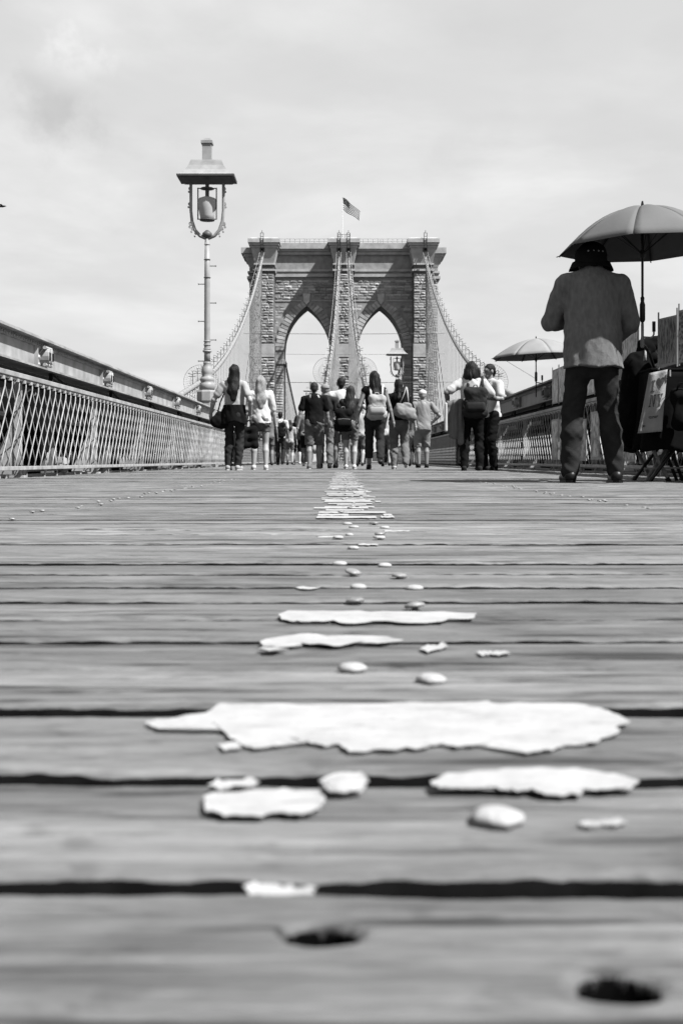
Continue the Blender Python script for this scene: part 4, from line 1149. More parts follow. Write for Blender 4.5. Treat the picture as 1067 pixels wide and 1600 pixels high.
def person(label, X, Y, H, rz=0.0, shirt='c_black', sleeve=0.55, shirt_hem=0.50, shirt_loose=1.0, pants='c_dark', hem=0.04, pant_loose=1.0, skin='skin_m', hair=None,
           hair_mat='h_black', feet=((-0.085, 0.0, 0, 0), (0.085, 0.0, 0, 0)), hands=None, build=1.0, female=False, shoe='c_white', h=0.0095, head_turn=0.0, cap=None,
           skirt=None, head_tilt=0.0, group='people walking along the bridge', sleeveless=False, collar=False, vox_shirt=None, foldamp=1.0, detail=True, lean=0.0, boxy=0.0, sh_raise=0.0, head_drop=0.0, head_fwd=0.0):
    P = thing('person', label, 'person', (X, Y, 0), rz, group)
    s = H / 1.70
    bw = build
    sw = (0.172 if female else 0.195) * s * (0.85 + 0.15 * bw)
    hipz, chz, shz = 0.90 * s, 1.22 * s, (1.375 + sh_raise) * s
    def lf(z): return lean * max(0.0, z - hipz)
    sh = {-1: Vector((-sw, lf(shz), shz)), 1: Vector((sw, lf(shz), shz))}
    hj = {-1: Vector((-0.088 * s, 0, hipz)), 1: Vector((0.088 * s, 0, hipz))}
    head = Vector((0, (0.025 + head_fwd) * s + lf(1.6 * s), (1.59 - head_drop) * s))
    th_, ca_ = 0.085 * s * bw, 0.058 * s * (0.8 + .2 * bw)
    hw = (0.158 if female else 0.145) * s * bw
    prims = []
    # torso
    torso = [rc((0, lf(1.33 * s), 1.33 * s), (0, 0, 1.08 * s), 0.150 * s * bw, 0.128 * s * bw, 0.66), rc((0, 0, 1.08 * s), (0, -0.005, 0.94 * s), 0.128 * s * bw, hw, 0.70),
             rc(sh[-1], sh[1], 0.060 * s, 0.060 * s, 0.9), rc((0, -0.02 * s, 0.93 * s), (0, -0.02 * s, 0.88 * s), hw * 0.98, hw * 0.92, 0.74)]
    for q in (-1, 1): torso.append(ell((q * 0.072 * s, -0.055 * s, 0.885 * s), 0.085 * s * bw, 0.085 * s, 0.095 * s))
    prims += torso
    traps = [rc((q * 0.035 * s, lf(1.44 * s) - 0.01 * s, (1.435 + sh_raise) * s), sh[q] + Vector((-q * 0.03 * s, 0, 0.012 * s)), 0.042 * s, 0.05 * s) for q in (-1, 1)]
    prims += traps
    prims.append(rc((0, 0.0 + lf(1.4 * s), 1.38 * s), (0, 0.015 * s + lf(1.5 * s), 1.51 * s), 0.062 * s, 0.052 * s))
    # head: skull, jaw, nose, ears
    hr = Matrix.Rotation(head_turn, 3, 'Z') @ Matrix.Rotation(head_tilt, 3, 'X')
    def hp(x, y, z): return head + hr @ Vector((x * s, y * s, z * s))
    prims += [ell(hp(0, -0.005, 0.02), 0.074 * s, 0.092 * s, 0.095 * s), rc(hp(0, 0.03, -0.045), hp(0, 0.045, -0.075), 0.05 * s, 0.036 * s), rc(hp(0, 0.088, 0.005), hp(0, 0.108, -0.022), 0.011 * s, 0.015 * s),
              rc(hp(-0.03, 0.082, 0.022), hp(0.03, 0.082, 0.022), 0.012 * s)]
    for q in (-1, 1): prims.append(ell(hp(q * 0.076, -0.005, -0.002), 0.012 * s, 0.022 * s, 0.032 * s))
    # legs
    legs = {}
    for i, q in enumerate((-1, 1)):
        fx, fy, lift, toe = feet[i]
        fp = Vector((fx * s, fy * s, 0.085 * s + lift * s))
        kn, an = ik(hj[q], fp, 0.42 * s, 0.41 * s, (q * 0.05, 1, 0))
        legs[q] = (hj[q], kn, an, toe)
        prims += [rc(hj[q] - Vector((0, 0, 0.02)), kn, th_, 0.056 * s * (.7 + .3 * bw)), rc(kn, kn + (an - kn) * 0.35 + Vector((0, -0.012 * s, 0)), 0.053 * s, ca_), rc(kn + (an - kn) * 0.35 + Vector((0, -0.012 * s, 0)), an, ca_, 0.036 * s)]
        td = Matrix.Rotation(-toe, 3, 'X') @ Vector((0, 1, 0))
        prims.append(rc(an - Vector((0, 0, 0.03 * s)), an + td * 0.12 * s - Vector((0, 0, 0.05 * s)) * math.cos(toe), 0.035 * s, 0.026 * s))
    # arms and hands with fingers
    arms = {}
    hands = hands or [(-0.27, 0.05, 0.80, 0), (0.27, 0.05, 0.80, 0)]
    for i, q in enumerate((-1, 1)):
        hx, hy, hz = hands[i][:3]; pole = hands[i][4] if len(hands[i]) > 4 else (q * 0.6, -1, -0.2)
        el, wr = ik(sh[q], Vector((hx * s, hy * s, hz * s)), 0.285 * s, 0.25 * s, pole)
        arms[q] = (sh[q], el, wr)
        prims += [rc(sh[q], el, 0.050 * s * (.75 + .25 * bw), 0.038 * s * (.8 + .2 * bw)), rc(el, el + (wr - el) * 0.3, 0.037 * s, 0.038 * s), rc(el + (wr - el) * .3, wr, 0.038 * s, 0.026 * s)]
        d = (wr - el).normalized()
        side = Vector((0, 1, 0)) - d * d.y
        if side.length < 0.3: side = Vector((q * -1.0, 0, 0.2)); side = side - d * side.dot(d)
        side.normalize(); nrm = d.cross(side)
        pc = wr + d * 0.055 * s
        prims.append(rc(wr + d * 0.015 * s, pc + side * 0.006, 0.026 * s, 0.030 * s))
        prims += [rc(pc - side * 0.018 * s, pc + side * 0.018 * s, 0.019 * s)]
        curl = nrm * (0.5 * (-q))
        for j in range(4):
            ln = (0.066, 0.078, 0.072, 0.056)[j] * s
            r0 = pc + side * ((0.030 - 0.020 * j) * s) + d * 0.025 * s
            m1 = r0 + (d + curl * 0.35).normalized() * ln * 0.55; m2 = m1 + (d + curl * 1.3).normalized() * ln * 0.5
            prims += [rc(r0, m1, 0.0088 * s, 0.0082 * s), rc(m1, m2, 0.0080 * s, 0.0070 * s)]
        t0 = wr + d * 0.02 * s + side * 0.02 * s; t1 = t0 + (d * 0.7 + side * 0.8).normalized() * 0.04 * s
        prims += [rc(t0, t1, 0.012 * s, 0.010 * s), rc(t1, t1 + (d * 0.95 + side * 0.2) * 0.03 * s, 0.0095 * s, 0.008 * s)]
    body = sdf_mesh(prims, h if detail else h * 1.5, 0.014 * s, name='body', mats=M[skin], parent=P)
    ph = rng.uniform(0, 6)
    # trousers or shorts
    def fold_p(X, Y, Z): return foldamp * (0.009 * n3(X, Y, Z + 0.7 * X, 0.11, 0.09, 0.045, ph) + 0.007 * n3(X, Y, Z - 0.8 * X, 0.06, 0.06, 0.028, ph + 3) * np.clip(1.25 - np.abs(Z - 0.45 * s) * 3.0, 0.3, 1))
    pp = [torso[1], torso[3], torso[4], torso[5]]
    hcuts = [lambda X, Y, Z: Z - 0.99 * s]
    for q in (-1, 1):
        hjq, kn, an, toe = legs[q]
        pp += [rc(hjq - Vector((0, 0, 0.01)), kn, th_ * 1.02, 0.062 * s * pant_loose * (.7 + .3 * bw))]
        if hem < 0.40:
            kc = kn + (an - kn) * 0.35 + Vector((0, -0.012 * s, 0)); pp += [rc(kn, kc, 0.060 * s * max(pant_loose, .95), ca_ * 1.04 * max(pant_loose, 1)), rc(kc, an, ca_ * 1.04 * max(pant_loose, 1), 0.046 * s * pant_loose), rc(kn, an, 0.05 * s, 0.046 * s * pant_loose)]
    hz_ = hem * s
    pk = [p for p in pp]
    hcuts.append(lambda X, Y, Z: hz_ - Z)
    if hem >= 0.40:
        pp2 = pp
    pants_o = sdf_mesh(pk, h, 0.02 * s, cuts=hcuts, fold=fold_p, infl=0.012 * s * max(pant_loose, 1.0), name='trousers' if hem < 0.3 else 'shorts', mats=M[pants], parent=P)
    # top
    def fold_s(X, Y, Z):
        return foldamp * (0.010 * n3(X + 0.25 * Z, Y, Z, 0.055, 0.08, 0.22, ph) + 0.005 * n3(X, Y, Z + 0.7 * X, 0.05, 0.06, 0.05, ph + 2))
    if boxy:
        def fold_s(X, Y, Z): return 0.011 * n3(X, Y, Z, 0.05, 0.08, 0.42, 3) * np.clip((1.5 * s - Z) * 1.6, .2, 1) + 0.006 * n3(X, Y, Z + 0.8 * np.abs(X), 0.06, 0.07, 0.05, 8) * np.clip((np.abs(X) - .12) * 10, 0, 1) + 0.003 * n3(X, Y, Z + .5 * X, 0.05, 0.06, 0.035, 5)
    low = shirt_hem * H
    tp = [rc((0, lf(1.31 * s), 1.31 * s), (0, 0, 1.07 * s), 0.153 * s * bw, 0.136 * s * bw * shirt_loose, 0.68), rc((0, 0, 1.07 * s), (0, -0.01, min(low, 0.95 * s)), 0.136 * s * bw * shirt_loose, hw * 0.99 * shirt_loose, 0.74),
          rc(sh[-1] + Vector((0.02, 0, 0)), sh[1] - Vector((0.02, 0, 0)), 0.060 * s, 0.060 * s, 0.95), rc((0, lf(1.4 * s), 1.40 * s), (0, 0.008 * s + lf(1.4 * s), 1.445 * s), 0.066 * s, 0.056 * s)] + traps
    if low < 0.9 * s:
        tp += [ell((-0.07 * s, -0.055 * s, 0.89 * s), 0.088 * s * bw, 0.085 * s, 0.09 * s), ell((0.07 * s, -0.055 * s, 0.89 * s), 0.088 * s * bw, 0.085 * s, 0.09 * s), rc((0, -0.02 * s, 0.93 * s), (0, -0.02, low), hw, hw * 1.0 * shirt_loose, 0.76)]
    if boxy:
        tp = [rc((0, 0.0, 1.33 * s), (0, -0.01, low), boxy * s, boxy * 1.08 * s, 0.66), rc((0, -0.05 * s, 1.0 * s), (0, -0.06 * s, low), boxy * .9 * s, boxy * .98 * s, 0.72), tp[2], rc((0, 0.01, 1.42 * s), (0, 0.03 * s, 1.49 * s), 0.085 * s, 0.075 * s)] + traps
    if not sleeveless:
        for q in (-1, 1):
            a, e, w = arms[q]
            lo_ = 1.0 + 0.35 * (shirt_loose - 1)
            if sleeve <= 1: tp.append(rc(a, a + (e - a) * sleeve, 0.056 * s * lo_, 0.054 * s * lo_))
            else:
                tp += [rc(a, e, 0.056 * s * lo_, 0.048 * s * lo_), rc(e, e + (w - e) * (sleeve - 1), 0.047 * s * lo_, 0.038 * s * lo_)]
    cut = [lambda X, Y, Z: low - Z + 0.006 * np.sin(X * 25 + ph)]
    if collar is False: cut.append(lambda X, Y, Z: Z - 1.482 * s + 0.25 * (Y - lf(1.45 * s)) + 0 * X)
    sdf_mesh(tp, vox_shirt or h, 0.02 * s, cuts=cut, fold=fold_s, infl=(0.018 if boxy else 0.012) * s, name='top', mats=M[shirt], parent=P)
    if skirt:     # a layer tied round the hips
        mt, z1, z0 = skirt
        sp = [rc((0, -0.01, z1 * s), (0, -0.015, z0 * s), hw * 1.02, hw * 1.16, 0.80)]
        sdf_mesh(sp, h, 0.02, cuts=[lambda X, Y, Z: z0 * s - Z + 0.03 * np.sin(X * 14 + 1.0), lambda X, Y, Z: Z - z1 * s - 0.03], fold=lambda X, Y, Z: 0.016 * n3(X + .3 * Z, Y, Z, 0.05, 0.06, 0.16), infl=0.026 * s, name='tied_jacket', mats=M[mt], parent=P)
    # shoes
    for q in (-1, 1):
        _, kn, an, toe = legs[q]
        R = Matrix.Rotation(-toe, 3, 'X')
        def sp_(x, y, z): return an + R @ Vector((x * s, y * s, z * s))
        so = sdf_mesh([rc(sp_(0, -0.03, -0.035), sp_(0, 0.02, -0.02), 0.042 * s, 0.045 * s), rc(sp_(0, -0.03, -0.048), sp_(q * 0.012, 0.15, -0.052), 0.038 * s, 0.036 * s)], min(h, 0.008), 0.015,
                      cuts=[(lambda X, Y, Z, a=an, R=R: -0.075 * s - ((X - a.x) * R[0][2] + (Y - a.y) * R[1][2] + (Z - a.z) * R[2][2])), (lambda X, Y, Z, a=an, R=R: ((X - a.x) * R[0][2] + (Y - a.y) * R[1][2] + (Z - a.z) * R[2][2]) - 0.03 * s)], name='shoe', mats=M[shoe], parent=P)
        if detail:
            sl = MB(); oc_ = [(-0.040, 0.02), (-0.046, 0.10), (-0.036, 0.165), (0.0, 0.192), (0.036, 0.165), (0.046, 0.10), (0.040, 0.02), (0.036, -0.05), (0.0, -0.078), (-0.036, -0.05)]
            n_ = len(oc_)
            sl.add([sp_(a + q * 0.004, b, -0.0845) for a, b in oc_] + [sp_(a + q * 0.004, b, -0.066) for a, b in oc_], [tuple(range(n_ - 1, -1, -1)), tuple(range(n_, 2 * n_))] + [(i, (i + 1) % n_, (i + 1) % n_ + n_, i + n_) for i in range(n_)])
            sl.build('sole', M[shoe if shoe in ('c_dark', 'boot') else 'sole'], so)
    # face details
    if detail:
        for q in (-1, 1):
            e_ = MB().lathe([(0.002, -.005), (0.010, 0), (0.002, .005)], 8); o = e_.build('eye', M['eye'], body, True, loc=hp(q * 0.031, 0.082, 0.004)); o.rotation_euler = (math.pi / 2, 0, head_turn)
        m_ = MB().box((0, 0, 0), (0.045 * s, 0.006, 0.009)).build('mouth', M['lip'], body, loc=hp(0, 0.083, -0.062)); m_.rotation_euler = (0, 0, head_turn)
    # hair
    def strands(X, Y, Z): return 0.010 * n3(X + 0.02 * np.sin(Z * 17 + ph), Y, Z, 0.022, 0.05, 0.20, ph) + 0.014 * n3(X, Y, Z, 0.05, 0.06, 0.12, ph + 1)
    face_cut = lambda X, Y, Z: -(((X - head.x) * (-math.sin(head_turn)) + (Y - head.y) * math.cos(head_turn)) * -1 + 0.052 * s) if False else ((X - head.x) * (-math.sin(head_turn)) + (Y - head.y) * math.cos(head_turn)) - (0.045 * s + 0.9 * np.clip(Z - head.z - 0.03 * s, 0, 0.06 * s))
    cap_p = [ell(hp(0, -0.012, 0.032), 0.086 * s, 0.104 * s, 0.100 * s)]
    if hair == 'short':
        cap_p = [ell(hp(0, -0.012, 0.036), 0.081 * s, 0.100 * s, 0.092 * s), rc(hp(0, -0.06, -0.02), hp(0, -0.055, -0.05), 0.055 * s, 0.045 * s)]
        sdf_mesh(cap_p, h, 0.02, cuts=[face_cut], fold=lambda X, Y, Z: 0.003 * np.sin(X * 300 + 200 * Z) * np.sin(Y * 280 + 90 * X), name='hair', mats=M[hair_mat], parent=P)
    elif isinstance(hair, (int, float)):
        L = hair * s
        cap_p += [rc(hp(0, -0.055, 0.0), hp(0, -0.085, -0.14), 0.082 * s, 0.082 * s, 0.75), rc(hp(0, -0.085, -0.14), hp(0.01, -0.135 + 0.1 * lean, -L * 0.75), 0.085 * s, 0.088 * s, 0.55), rc(hp(0, -0.135, -L * 0.72), hp(0.01, -0.14, -L), 0.085 * s, 0.05 * s, 0.5)]
        for q in (-1, 1): cap_p.append(rc(hp(q * 0.07, -0.02, -0.02), hp(q * 0.085, -0.06, -0.22), 0.028 * s, 0.022 * s))
        sdf_mesh(cap_p, h, 0.025, cuts=[face_cut], fold=strands, name='hair', mats=M[hair_mat], parent=P)
    elif hair == 'bob':
        cap_p += [rc(hp(0, -0.03, 0.0), hp(0, -0.05, -0.11), 0.100 * s, 0.112 * s, 0.9), rc(hp(-0.10, -0.02, -0.02), hp(-0.12, -0.03, -0.13), 0.04 * s, 0.035 * s), rc(hp(0.09, 0.0, -0.02), hp(0.10, 0.0, -0.13), 0.04 * s, 0.03 * s)]
        sdf_mesh(cap_p, h, 0.03, cuts=[face_cut], fold=strands, name='hair', mats=M[hair_mat], parent=P)
    elif hair == 'pony':
        cap_p += [rc(hp(0, -0.05, 0.0), hp(0, -0.075, -0.10), 0.072 * s, 0.06 * s), rc(hp(0, -0.10, -0.10), hp(0.0, -0.14, -0.24), 0.035 * s, 0.045 * s), rc(hp(0, -0.14, -0.24), hp(0, -0.13, -0.36), 0.045 * s, 0.018 * s)]
        sdf_mesh(cap_p, h, 0.02, cuts=[face_cut], fold=strands, name='hair', mats=M[hair_mat], parent=P)
    if cap:
        cp = sdf_mesh([ell(hp(0, -0.008, 0.045), 0.092 * s, 0.110 * s, 0.085 * s)], h, 0.01, cuts=[lambda X, Y, Z: hp(0, 0, 0.028).z - Z], name='cap', mats=M[cap], parent=P)
        br = MB(); oc_ = [(-0.085, 0.07), (-0.07, 0.14), (-0.03, 0.18), (0.03, 0.18), (0.07, 0.14), (0.085, 0.07)]
        br.add([hp(a, b, 0.034) for a, b in oc_] + [hp(a, b, 0.046) for a, b in oc_], [tuple(range(5, -1, -1)), tuple(range(6, 12))] + [(i, (i + 1) % 6, (i + 1) % 6 + 6, i + 6) for i in range(6)])
        br.build('brim', M[cap], cp)
    P['s'] = s
    return P, arms, legs, s

def backpack(label, X, Y, H, rz, m, zc=0.0, w=0.30, hh=0.42, dep=0.16, pocket=True, straps=True, dx=0.0, tilt=0.0, strap_m=None, off=0.0, logo=False):
    s = H / 1.70
    t = thing('backpack', label, 'backpack', (X, Y, 0), rz, 'bags carried by walkers')
    c = Vector((dx, -0.13 * s - dep / 2 - off, 1.18 * s + zc))
    def fold(X, Y, Z): return 0.012 * n3(X, Y, Z, 0.09, 0.09, 0.07, w * 50) + 0.005 * n3(X, Y, Z + .5 * X, 0.04, 0.05, 0.03, hh * 9)
    r = 0.07
    pr = []
    for sx in (-1, 1):
        for sz in (-1, 1):
            rr = r if sz < 0 else r * 0.9
            pr.append(rc(c + Vector((sx * (w / 2 - rr) * (1 if sz < 0 else .85), -0.01, sz * (hh / 2 - rr))), c + Vector((sx * (w / 2 - rr) * (1 if sz < 0 else .85), 0.02, sz * (hh / 2 - rr))), rr))
    pr += [rc(c + Vector((0, 0, -hh / 2 + r)), c + Vector((0, 0, hh / 2 - r * 1.1)), dep / 2 + 0.01, dep / 2 - 0.015), rc(c + Vector((-w / 2 + r, 0, 0)), c + Vector((w / 2 - r, 0, 0)), r, r),
           rc(c + Vector((-w / 2 + r, 0, -hh / 2 + r)), c + Vector((w / 2 - r, 0, -hh / 2 + r)), r, r), rc(c + Vector((-w / 2 + r * 1.2, 0, hh / 2 - r)), c + Vector((w / 2 - r * 1.2, 0, hh / 2 - r)), r * .9, r * .9),
           rc(c + Vector((-w / 2 + r, 0, -hh / 2 + r)), c + Vector((w / 2 - r * 1.2, 0, hh / 2 - r)), r, r), rc(c + Vector((w / 2 - r, 0, -hh / 2 + r)), c + Vector((-w / 2 + r * 1.2, 0, hh / 2 - r)), r, r)]
    b = sdf_mesh(pr, 0.010, 0.05, fold=fold, name='pack_body', mats=M[m], parent=t)
    if pocket:
        pk = MB(); y = c.y - dep / 2 - 0.012
        sdf_mesh([rc(c + Vector((-w * .28, -dep / 2 - 0.005, -hh * .22)), c + Vector((w * .28, -dep / 2 - 0.005, -hh * .22)), 0.05, 0.05), rc(c + Vector((-w * .28, -dep / 2 - .005, -hh * .08)), c + Vector((w * .28, -dep / 2 - .005, -hh * .08)), 0.045)], 0.010, 0.05, name='pocket', mats=M[m], parent=b)
        MB().tube([c + Vector((-w * .36, -dep / 2 - 0.028, hh * .02)), c + Vector((0, -dep / 2 - 0.038, hh * .04)), c + Vector((w * .36, -dep / 2 - 0.028, hh * .02))], 0.005, 5).build('zip', M[strap_m or m], b)
    if straps:
        for q in (-1, 1):
            MB().tube([c + Vector((q * w * .30, 0.06, hh * .42)), (q * 0.11 * s, -0.02, 1.475 * s), (q * 0.12 * s, 0.06 * s, 1.44 * s), (q * 0.13 * s, 0.125 * s, 1.30 * s), (q * 0.16 * s, 0.06 * s, 1.12 * s), c + Vector((q * w * .45, 0.05, -hh * .35))], 0.02, 6, flat=0.4).build('strap', M[strap_m or m], t, True)
    MB().tube([c + Vector((-0.04, 0.05, hh / 2 - .01)), c + Vector((-0.02, 0.04, hh / 2 + .045)), c + Vector((0.02, 0.04, hh / 2 + .045)), c + Vector((0.04, 0.05, hh / 2 - .01))], 0.008, 6).build('grab_loop', M[strap_m or m], t, True)
    if tilt: t.rotation_euler = (0, tilt, rz)
    return t

def at(x, d): return px(x, d)
def Hof(top, d): return pz(top, d)
G1 = 'people walking along the bridge'
# woman with a jacket tied round her hips
d = 18.3
person('woman with long dark hair, pale top and a dark jacket tied round her hips', at(366, d), d, Hof(571, d), -0.15, 'c_cream', 0.62, 0.545, 1.06, 'c_dark', 0.07, 0.82, 'skin_l', 0.42, 'h_black',
       ((-0.10, 0.02, 0, 0), (0.07, -0.02, 0, 0)), [(-0.40, 0.06, 0.93, 0), (0.26, 0.06, 0.93, 0)], 0.98, True, 'c_cream', skirt=('c_black', 1.03, 0.76))
hb = thing('handbag', 'dark round handbag hanging at the side of the woman by the lantern post', 'handbag', (at(343, d), d - 0.02, 0), 0, 'bags carried by walkers')
sdf_mesh([rc((-0.05, 0, 0.80), (0.05, 0, 0.78), 0.10, 0.11, 0.6), rc((0, 0, 0.90), (0, 0, 0.80), 0.07, 0.10, 0.6)], 0.01, 0.03, fold=lambda X, Y, Z: 0.010 * n3(X, Y, Z, 0.06, 0.06, 0.06), name='bag_body', mats=M['c_black'], parent=hb)
MB().tube([(-0.03, 0, 0.92), (0.02, 0.01, 1.12), (0.14, 0.0, 1.38), (0.17, 0.03, 1.42)], 0.012, 6).build('strap', M['c_black'], hb, True)
# woman in white blouse and denim shorts
d = 19.0
person('woman with long fair hair, loose white blouse and frayed denim shorts', at(407, d), d, Hof(589, d), 0.1, 'c_white', 0.95, 0.50, 1.18, 'c_denim', 0.70, 1.12, 'skin_l', 0.46, 'h_light',
       ((-0.12, 0.06, 0, 0), (0.10, -0.04, 0, 0)), [(-0.27, 0.04, 0.84, 0), (0.29, 0.08, 0.82, 0)], 0.98, True, 'c_white', foldamp=1.6)
sb = thing('shopping_bag', 'black shopping bag hanging between the two long haired women', 'shopping bag', (at(389, 18.8), 18.8, 0), 0.2, 'bags carried by walkers')
sdf_mesh([rc((-0.10, 0, 0.42), (-0.09, 0, 0.68), 0.06), rc((0.10, 0, 0.42), (0.09, 0, 0.68), 0.06), rc((-0.10, 0, 0.42), (0.10, 0, 0.42), 0.06), rc((-0.09, 0, 0.55), (0.09, 0, 0.55), 0.065), rc((-0.09, 0, 0.68), (0.09, 0, 0.68), 0.05)], 0.011, 0.04, fold=lambda X, Y, Z: 0.012 * n3(X, Y, Z, 0.06, 0.06, 0.10), name='bag_body', mats=M['c_black'], parent=sb)
for q in (-1, 1): MB().tube([(q * 0.05, -0.02, 0.70), (q * 0.03, 0, 0.80), (0.0, 0, 0.84)], 0.009, 6).build('handle', M['c_black'], sb, True)
# man in black t-shirt
d = 21.0
person('stocky man in a black t-shirt and faded denim shorts', at(491, d), d, Hof(598, d), 0.05, 'c_black', 0.66, 0.52, 1.06, 'c_denim', 0.47, 1.12, 'skin_m', 'short', 'h_brown',
       ((-0.10, -0.06, 0.0, 0.0), (0.09, 0.10, 0, 0)), [(-0.33, -0.02, 0.80, 0), (0.30, 0.08, 0.82, 0)], 1.14, False, 'c_mid')
d = 22.5
person('walker with a patterned headscarf behind the man in the black t-shirt', at(508, d), d, Hof(601, d), 0.0, 'c_dark', 0.6, 0.5, 1.05, 'c_mid', 0.10, 1.0, 'skin_m', None, 'h_brown',
       ((-0.09, 0.1, 0, 0), (0.09, -0.08, 0.0, 0.0)), None, 1.0, False, 'c_dark', cap='c_grey')
d = 22.8
person('young man in a white t-shirt with short black hair', at(533, d), d, Hof(591, d), 0.1, 'c_white', 0.75, 0.5, 1.12, 'c_mid', 0.48, 1.1, 'skin_m', 'short', 'h_black',
       ((-0.09, 0.1, 0, 0), (0.09, -0.06, 0, 0)), [(-0.30, 0.06, 0.84, 0), (0.30, 0.1, 0.84, 0)], 1.0, False, 'c_dark')
d = 21.0
Hp = Hof(604, d)
person('woman with waist length dark hair, dark top and tight grey shorts', at(547, d), d, Hp, -0.05, 'c_dark', 0.3, 0.56, 1.0, 'c_mid', 0.60, 0.98, 'skin_l', 0.50, 'h_brown',
       ((-0.08, 0.02, 0, 0), (0.085, -0.05, 0, 0)), [(-0.22, 0.2, 1.0, 0), (0.34, 0.10, 1.10, 0, (1, -1, -0.6))], 1.04, True, 'c_white')
backpack('black backpack with pale zips slung low on the left shoulder of a woman', at(534, d - .02), d - 0.02, Hp, 0.15, 'c_black', -0.16, 0.32, 0.40, 0.15, strap_m='c_grey', dx=0.0, straps=False, tilt=0.0)
# woman with light backpack, trailing foot showing its sole
d = 19.2
Hp = Hof(581, d)
person('tall woman with thick long wavy hair, black vest and dark cropped trousers', at(585, d), d, Hp, 0.0, 'c_black', 0.0, 0.54, 1.0, 'c_dark', 0.20, 1.0, 'skin_m', 0.44, 'h_black',
       ((-0.09, 0.16, 0, 0), (0.09, -0.30, 0.11, -1.05)), [(-0.30, 0.02, 0.86, 0), (0.32, 0.04, 0.86, 0)], 0.98, True, 'c_dark', sleeveless=True)
backpack('pale grey backpack on the back of the woman with thick wavy hair', at(588, d), d, Hp, 0.0, 'c_cream', -0.10, 0.31, 0.40, 0.15, strap_m='c_white', off=0.05)
# woman with shoulder bag
d = 20.0
Hp = Hof(594, d)
person('woman with tied back dark hair, black t-shirt and grey trousers', at(623, d), d, Hp, 0.0, 'c_black', 0.75, 0.55, 1.08, 'c_mid', 0.07, 1.04, 'skin_l', 'pony', 'h_black',
       ((-0.09, -0.02, 0, 0), (0.13, -0.16, 0.05, -0.5)), [(-0.27, 0.04, 0.84, 0), (0.31, 0.02, 0.86, 0)], 1.10, True, 'c_white')
bg = thing('shoulder_bag', 'large pale shoulder bag on the woman with tied back hair', 'shoulder bag', (at(632, d - .2), d - 0.2, 0), 0.2, 'bags carried by walkers')
sdf_mesh([rc((-0.12, 0, 1.0), (0.14, 0, 0.93), 0.075), rc((-0.11, 0, 1.12), (0.08, 0, 1.12), 0.055), rc((-0.10, 0, 1.05), (0.13, 0, 1.02), 0.075)], 0.010, 0.05, fold=lambda X, Y, Z: 0.016 * n3(X, Y, Z + .4 * X, 0.07, 0.07, 0.06), name='bag_body', mats=M['c_grey'], parent=bg)
MB().tube([(-0.09, 0, 1.15), (0.0, 0.02, 1.35), (0.05, 0.10, 1.46), (0.08, 0.20, 1.44)], 0.016, 6, flat=.5).build('strap', M['c_cream'], bg, True)
MB().tube([(0.07, 0, 1.15), (0.06, 0.02, 1.35), (0.07, 0.12, 1.46), (0.09, 0.2, 1.43)], 0.014, 6, flat=.5).build('strap', M['c_cream'], bg, True)
# man with white cap
d = 24.0
person('older man in a white cap and grey polo with a hand on his hip', at(660, d), d, Hof(610, d), 0.1, 'c_grey', 0.62, 0.49, 1.12, 'c_grey', 0.46, 1.15, 'skin_m', 'short', 'h_light',
       ((-0.08, 0.02, 0, 0), (0.10, 0.05, 0, 0)), [(-0.26, 0.1, 0.95, 0), (0.20, 0.02, 0.98, 0, (1, -0.4, 0))], 1.05, False, 'c_dark', cap='c_white')
# couple by the small umbrella
d = 17.2
Hp = Hof(566, d)
person('woman with a dark bob, white t-shirt and black jeans holding a jacket over her arm', at(737, d), d, Hp, -0.1, 'c_white', 0.72, 0.54, 1.06, 'c_black', 0.05, 0.98, 'skin_d', 'bob', 'h_black',
       ((-0.12, -0.02, 0, 0), (0.12, 0.02, 0, 0)), [(-0.36, 0.06, 1.02, 0, (-1, -0.8, 0)), (0.24, 0.26, 1.15, 0)], 1.08, True, 'c_dark', head_turn=-0.45)
backpack('soft dark backpack on the woman with the bob', at(742, d), d, Hp, -0.1, 'c_dark', -0.12, 0.36, 0.44, 0.17, strap_m='c_dark', off=0.04)
jk = thing('jacket', 'grey jacket draped over the forearm of the woman with the bob', 'jacket', (at(703, d - .1), d - 0.1, 0), 0.0)
sdf_mesh([rc((-0.02, 0, 1.02), (0.16, 0, 1.06), 0.05), rc((-0.05, 0, 1.0), (-0.04, 0, 0.62), 0.045, 0.04), rc((0.05, 0.01, 1.02), (0.06, 0.01, 0.55), 0.06, 0.07), rc((0.14, 0.02, 1.02), (0.17, 0.02, 0.44), 0.06, 0.05)], 0.010, 0.03, fold=lambda X, Y, Z: 0.016 * n3(X, Y, Z, 0.035, 0.05, 0.25), name='cloth', mats=M['c_mid'], parent=jk)
sdf_mesh([rc((-0.07, -0.05, 1.02), (-0.07, -0.05, 0.62), 0.022, 0.026)], 0.008, 0.02, name='lining', mats=M['c_white'], parent=jk)
d = 18.1
person('young man with dark swept hair in white t-shirt, facing the woman with the bob', at(766, d), d, Hof(570, d), 2.2, 'c_white', 0.72, 0.50, 1.08, 'c_black', 0.05, 1.0, 'skin_m', 'short', 'h_black',
       ((-0.10, 0.02, 0, 0), (0.10, 0.04, 0, 0)), [(-0.22, 0.30, 1.14, 0), (0.26, 0.30, 1.10, 0)], 1.0, False, 'c_dark', head_turn=-0.2)

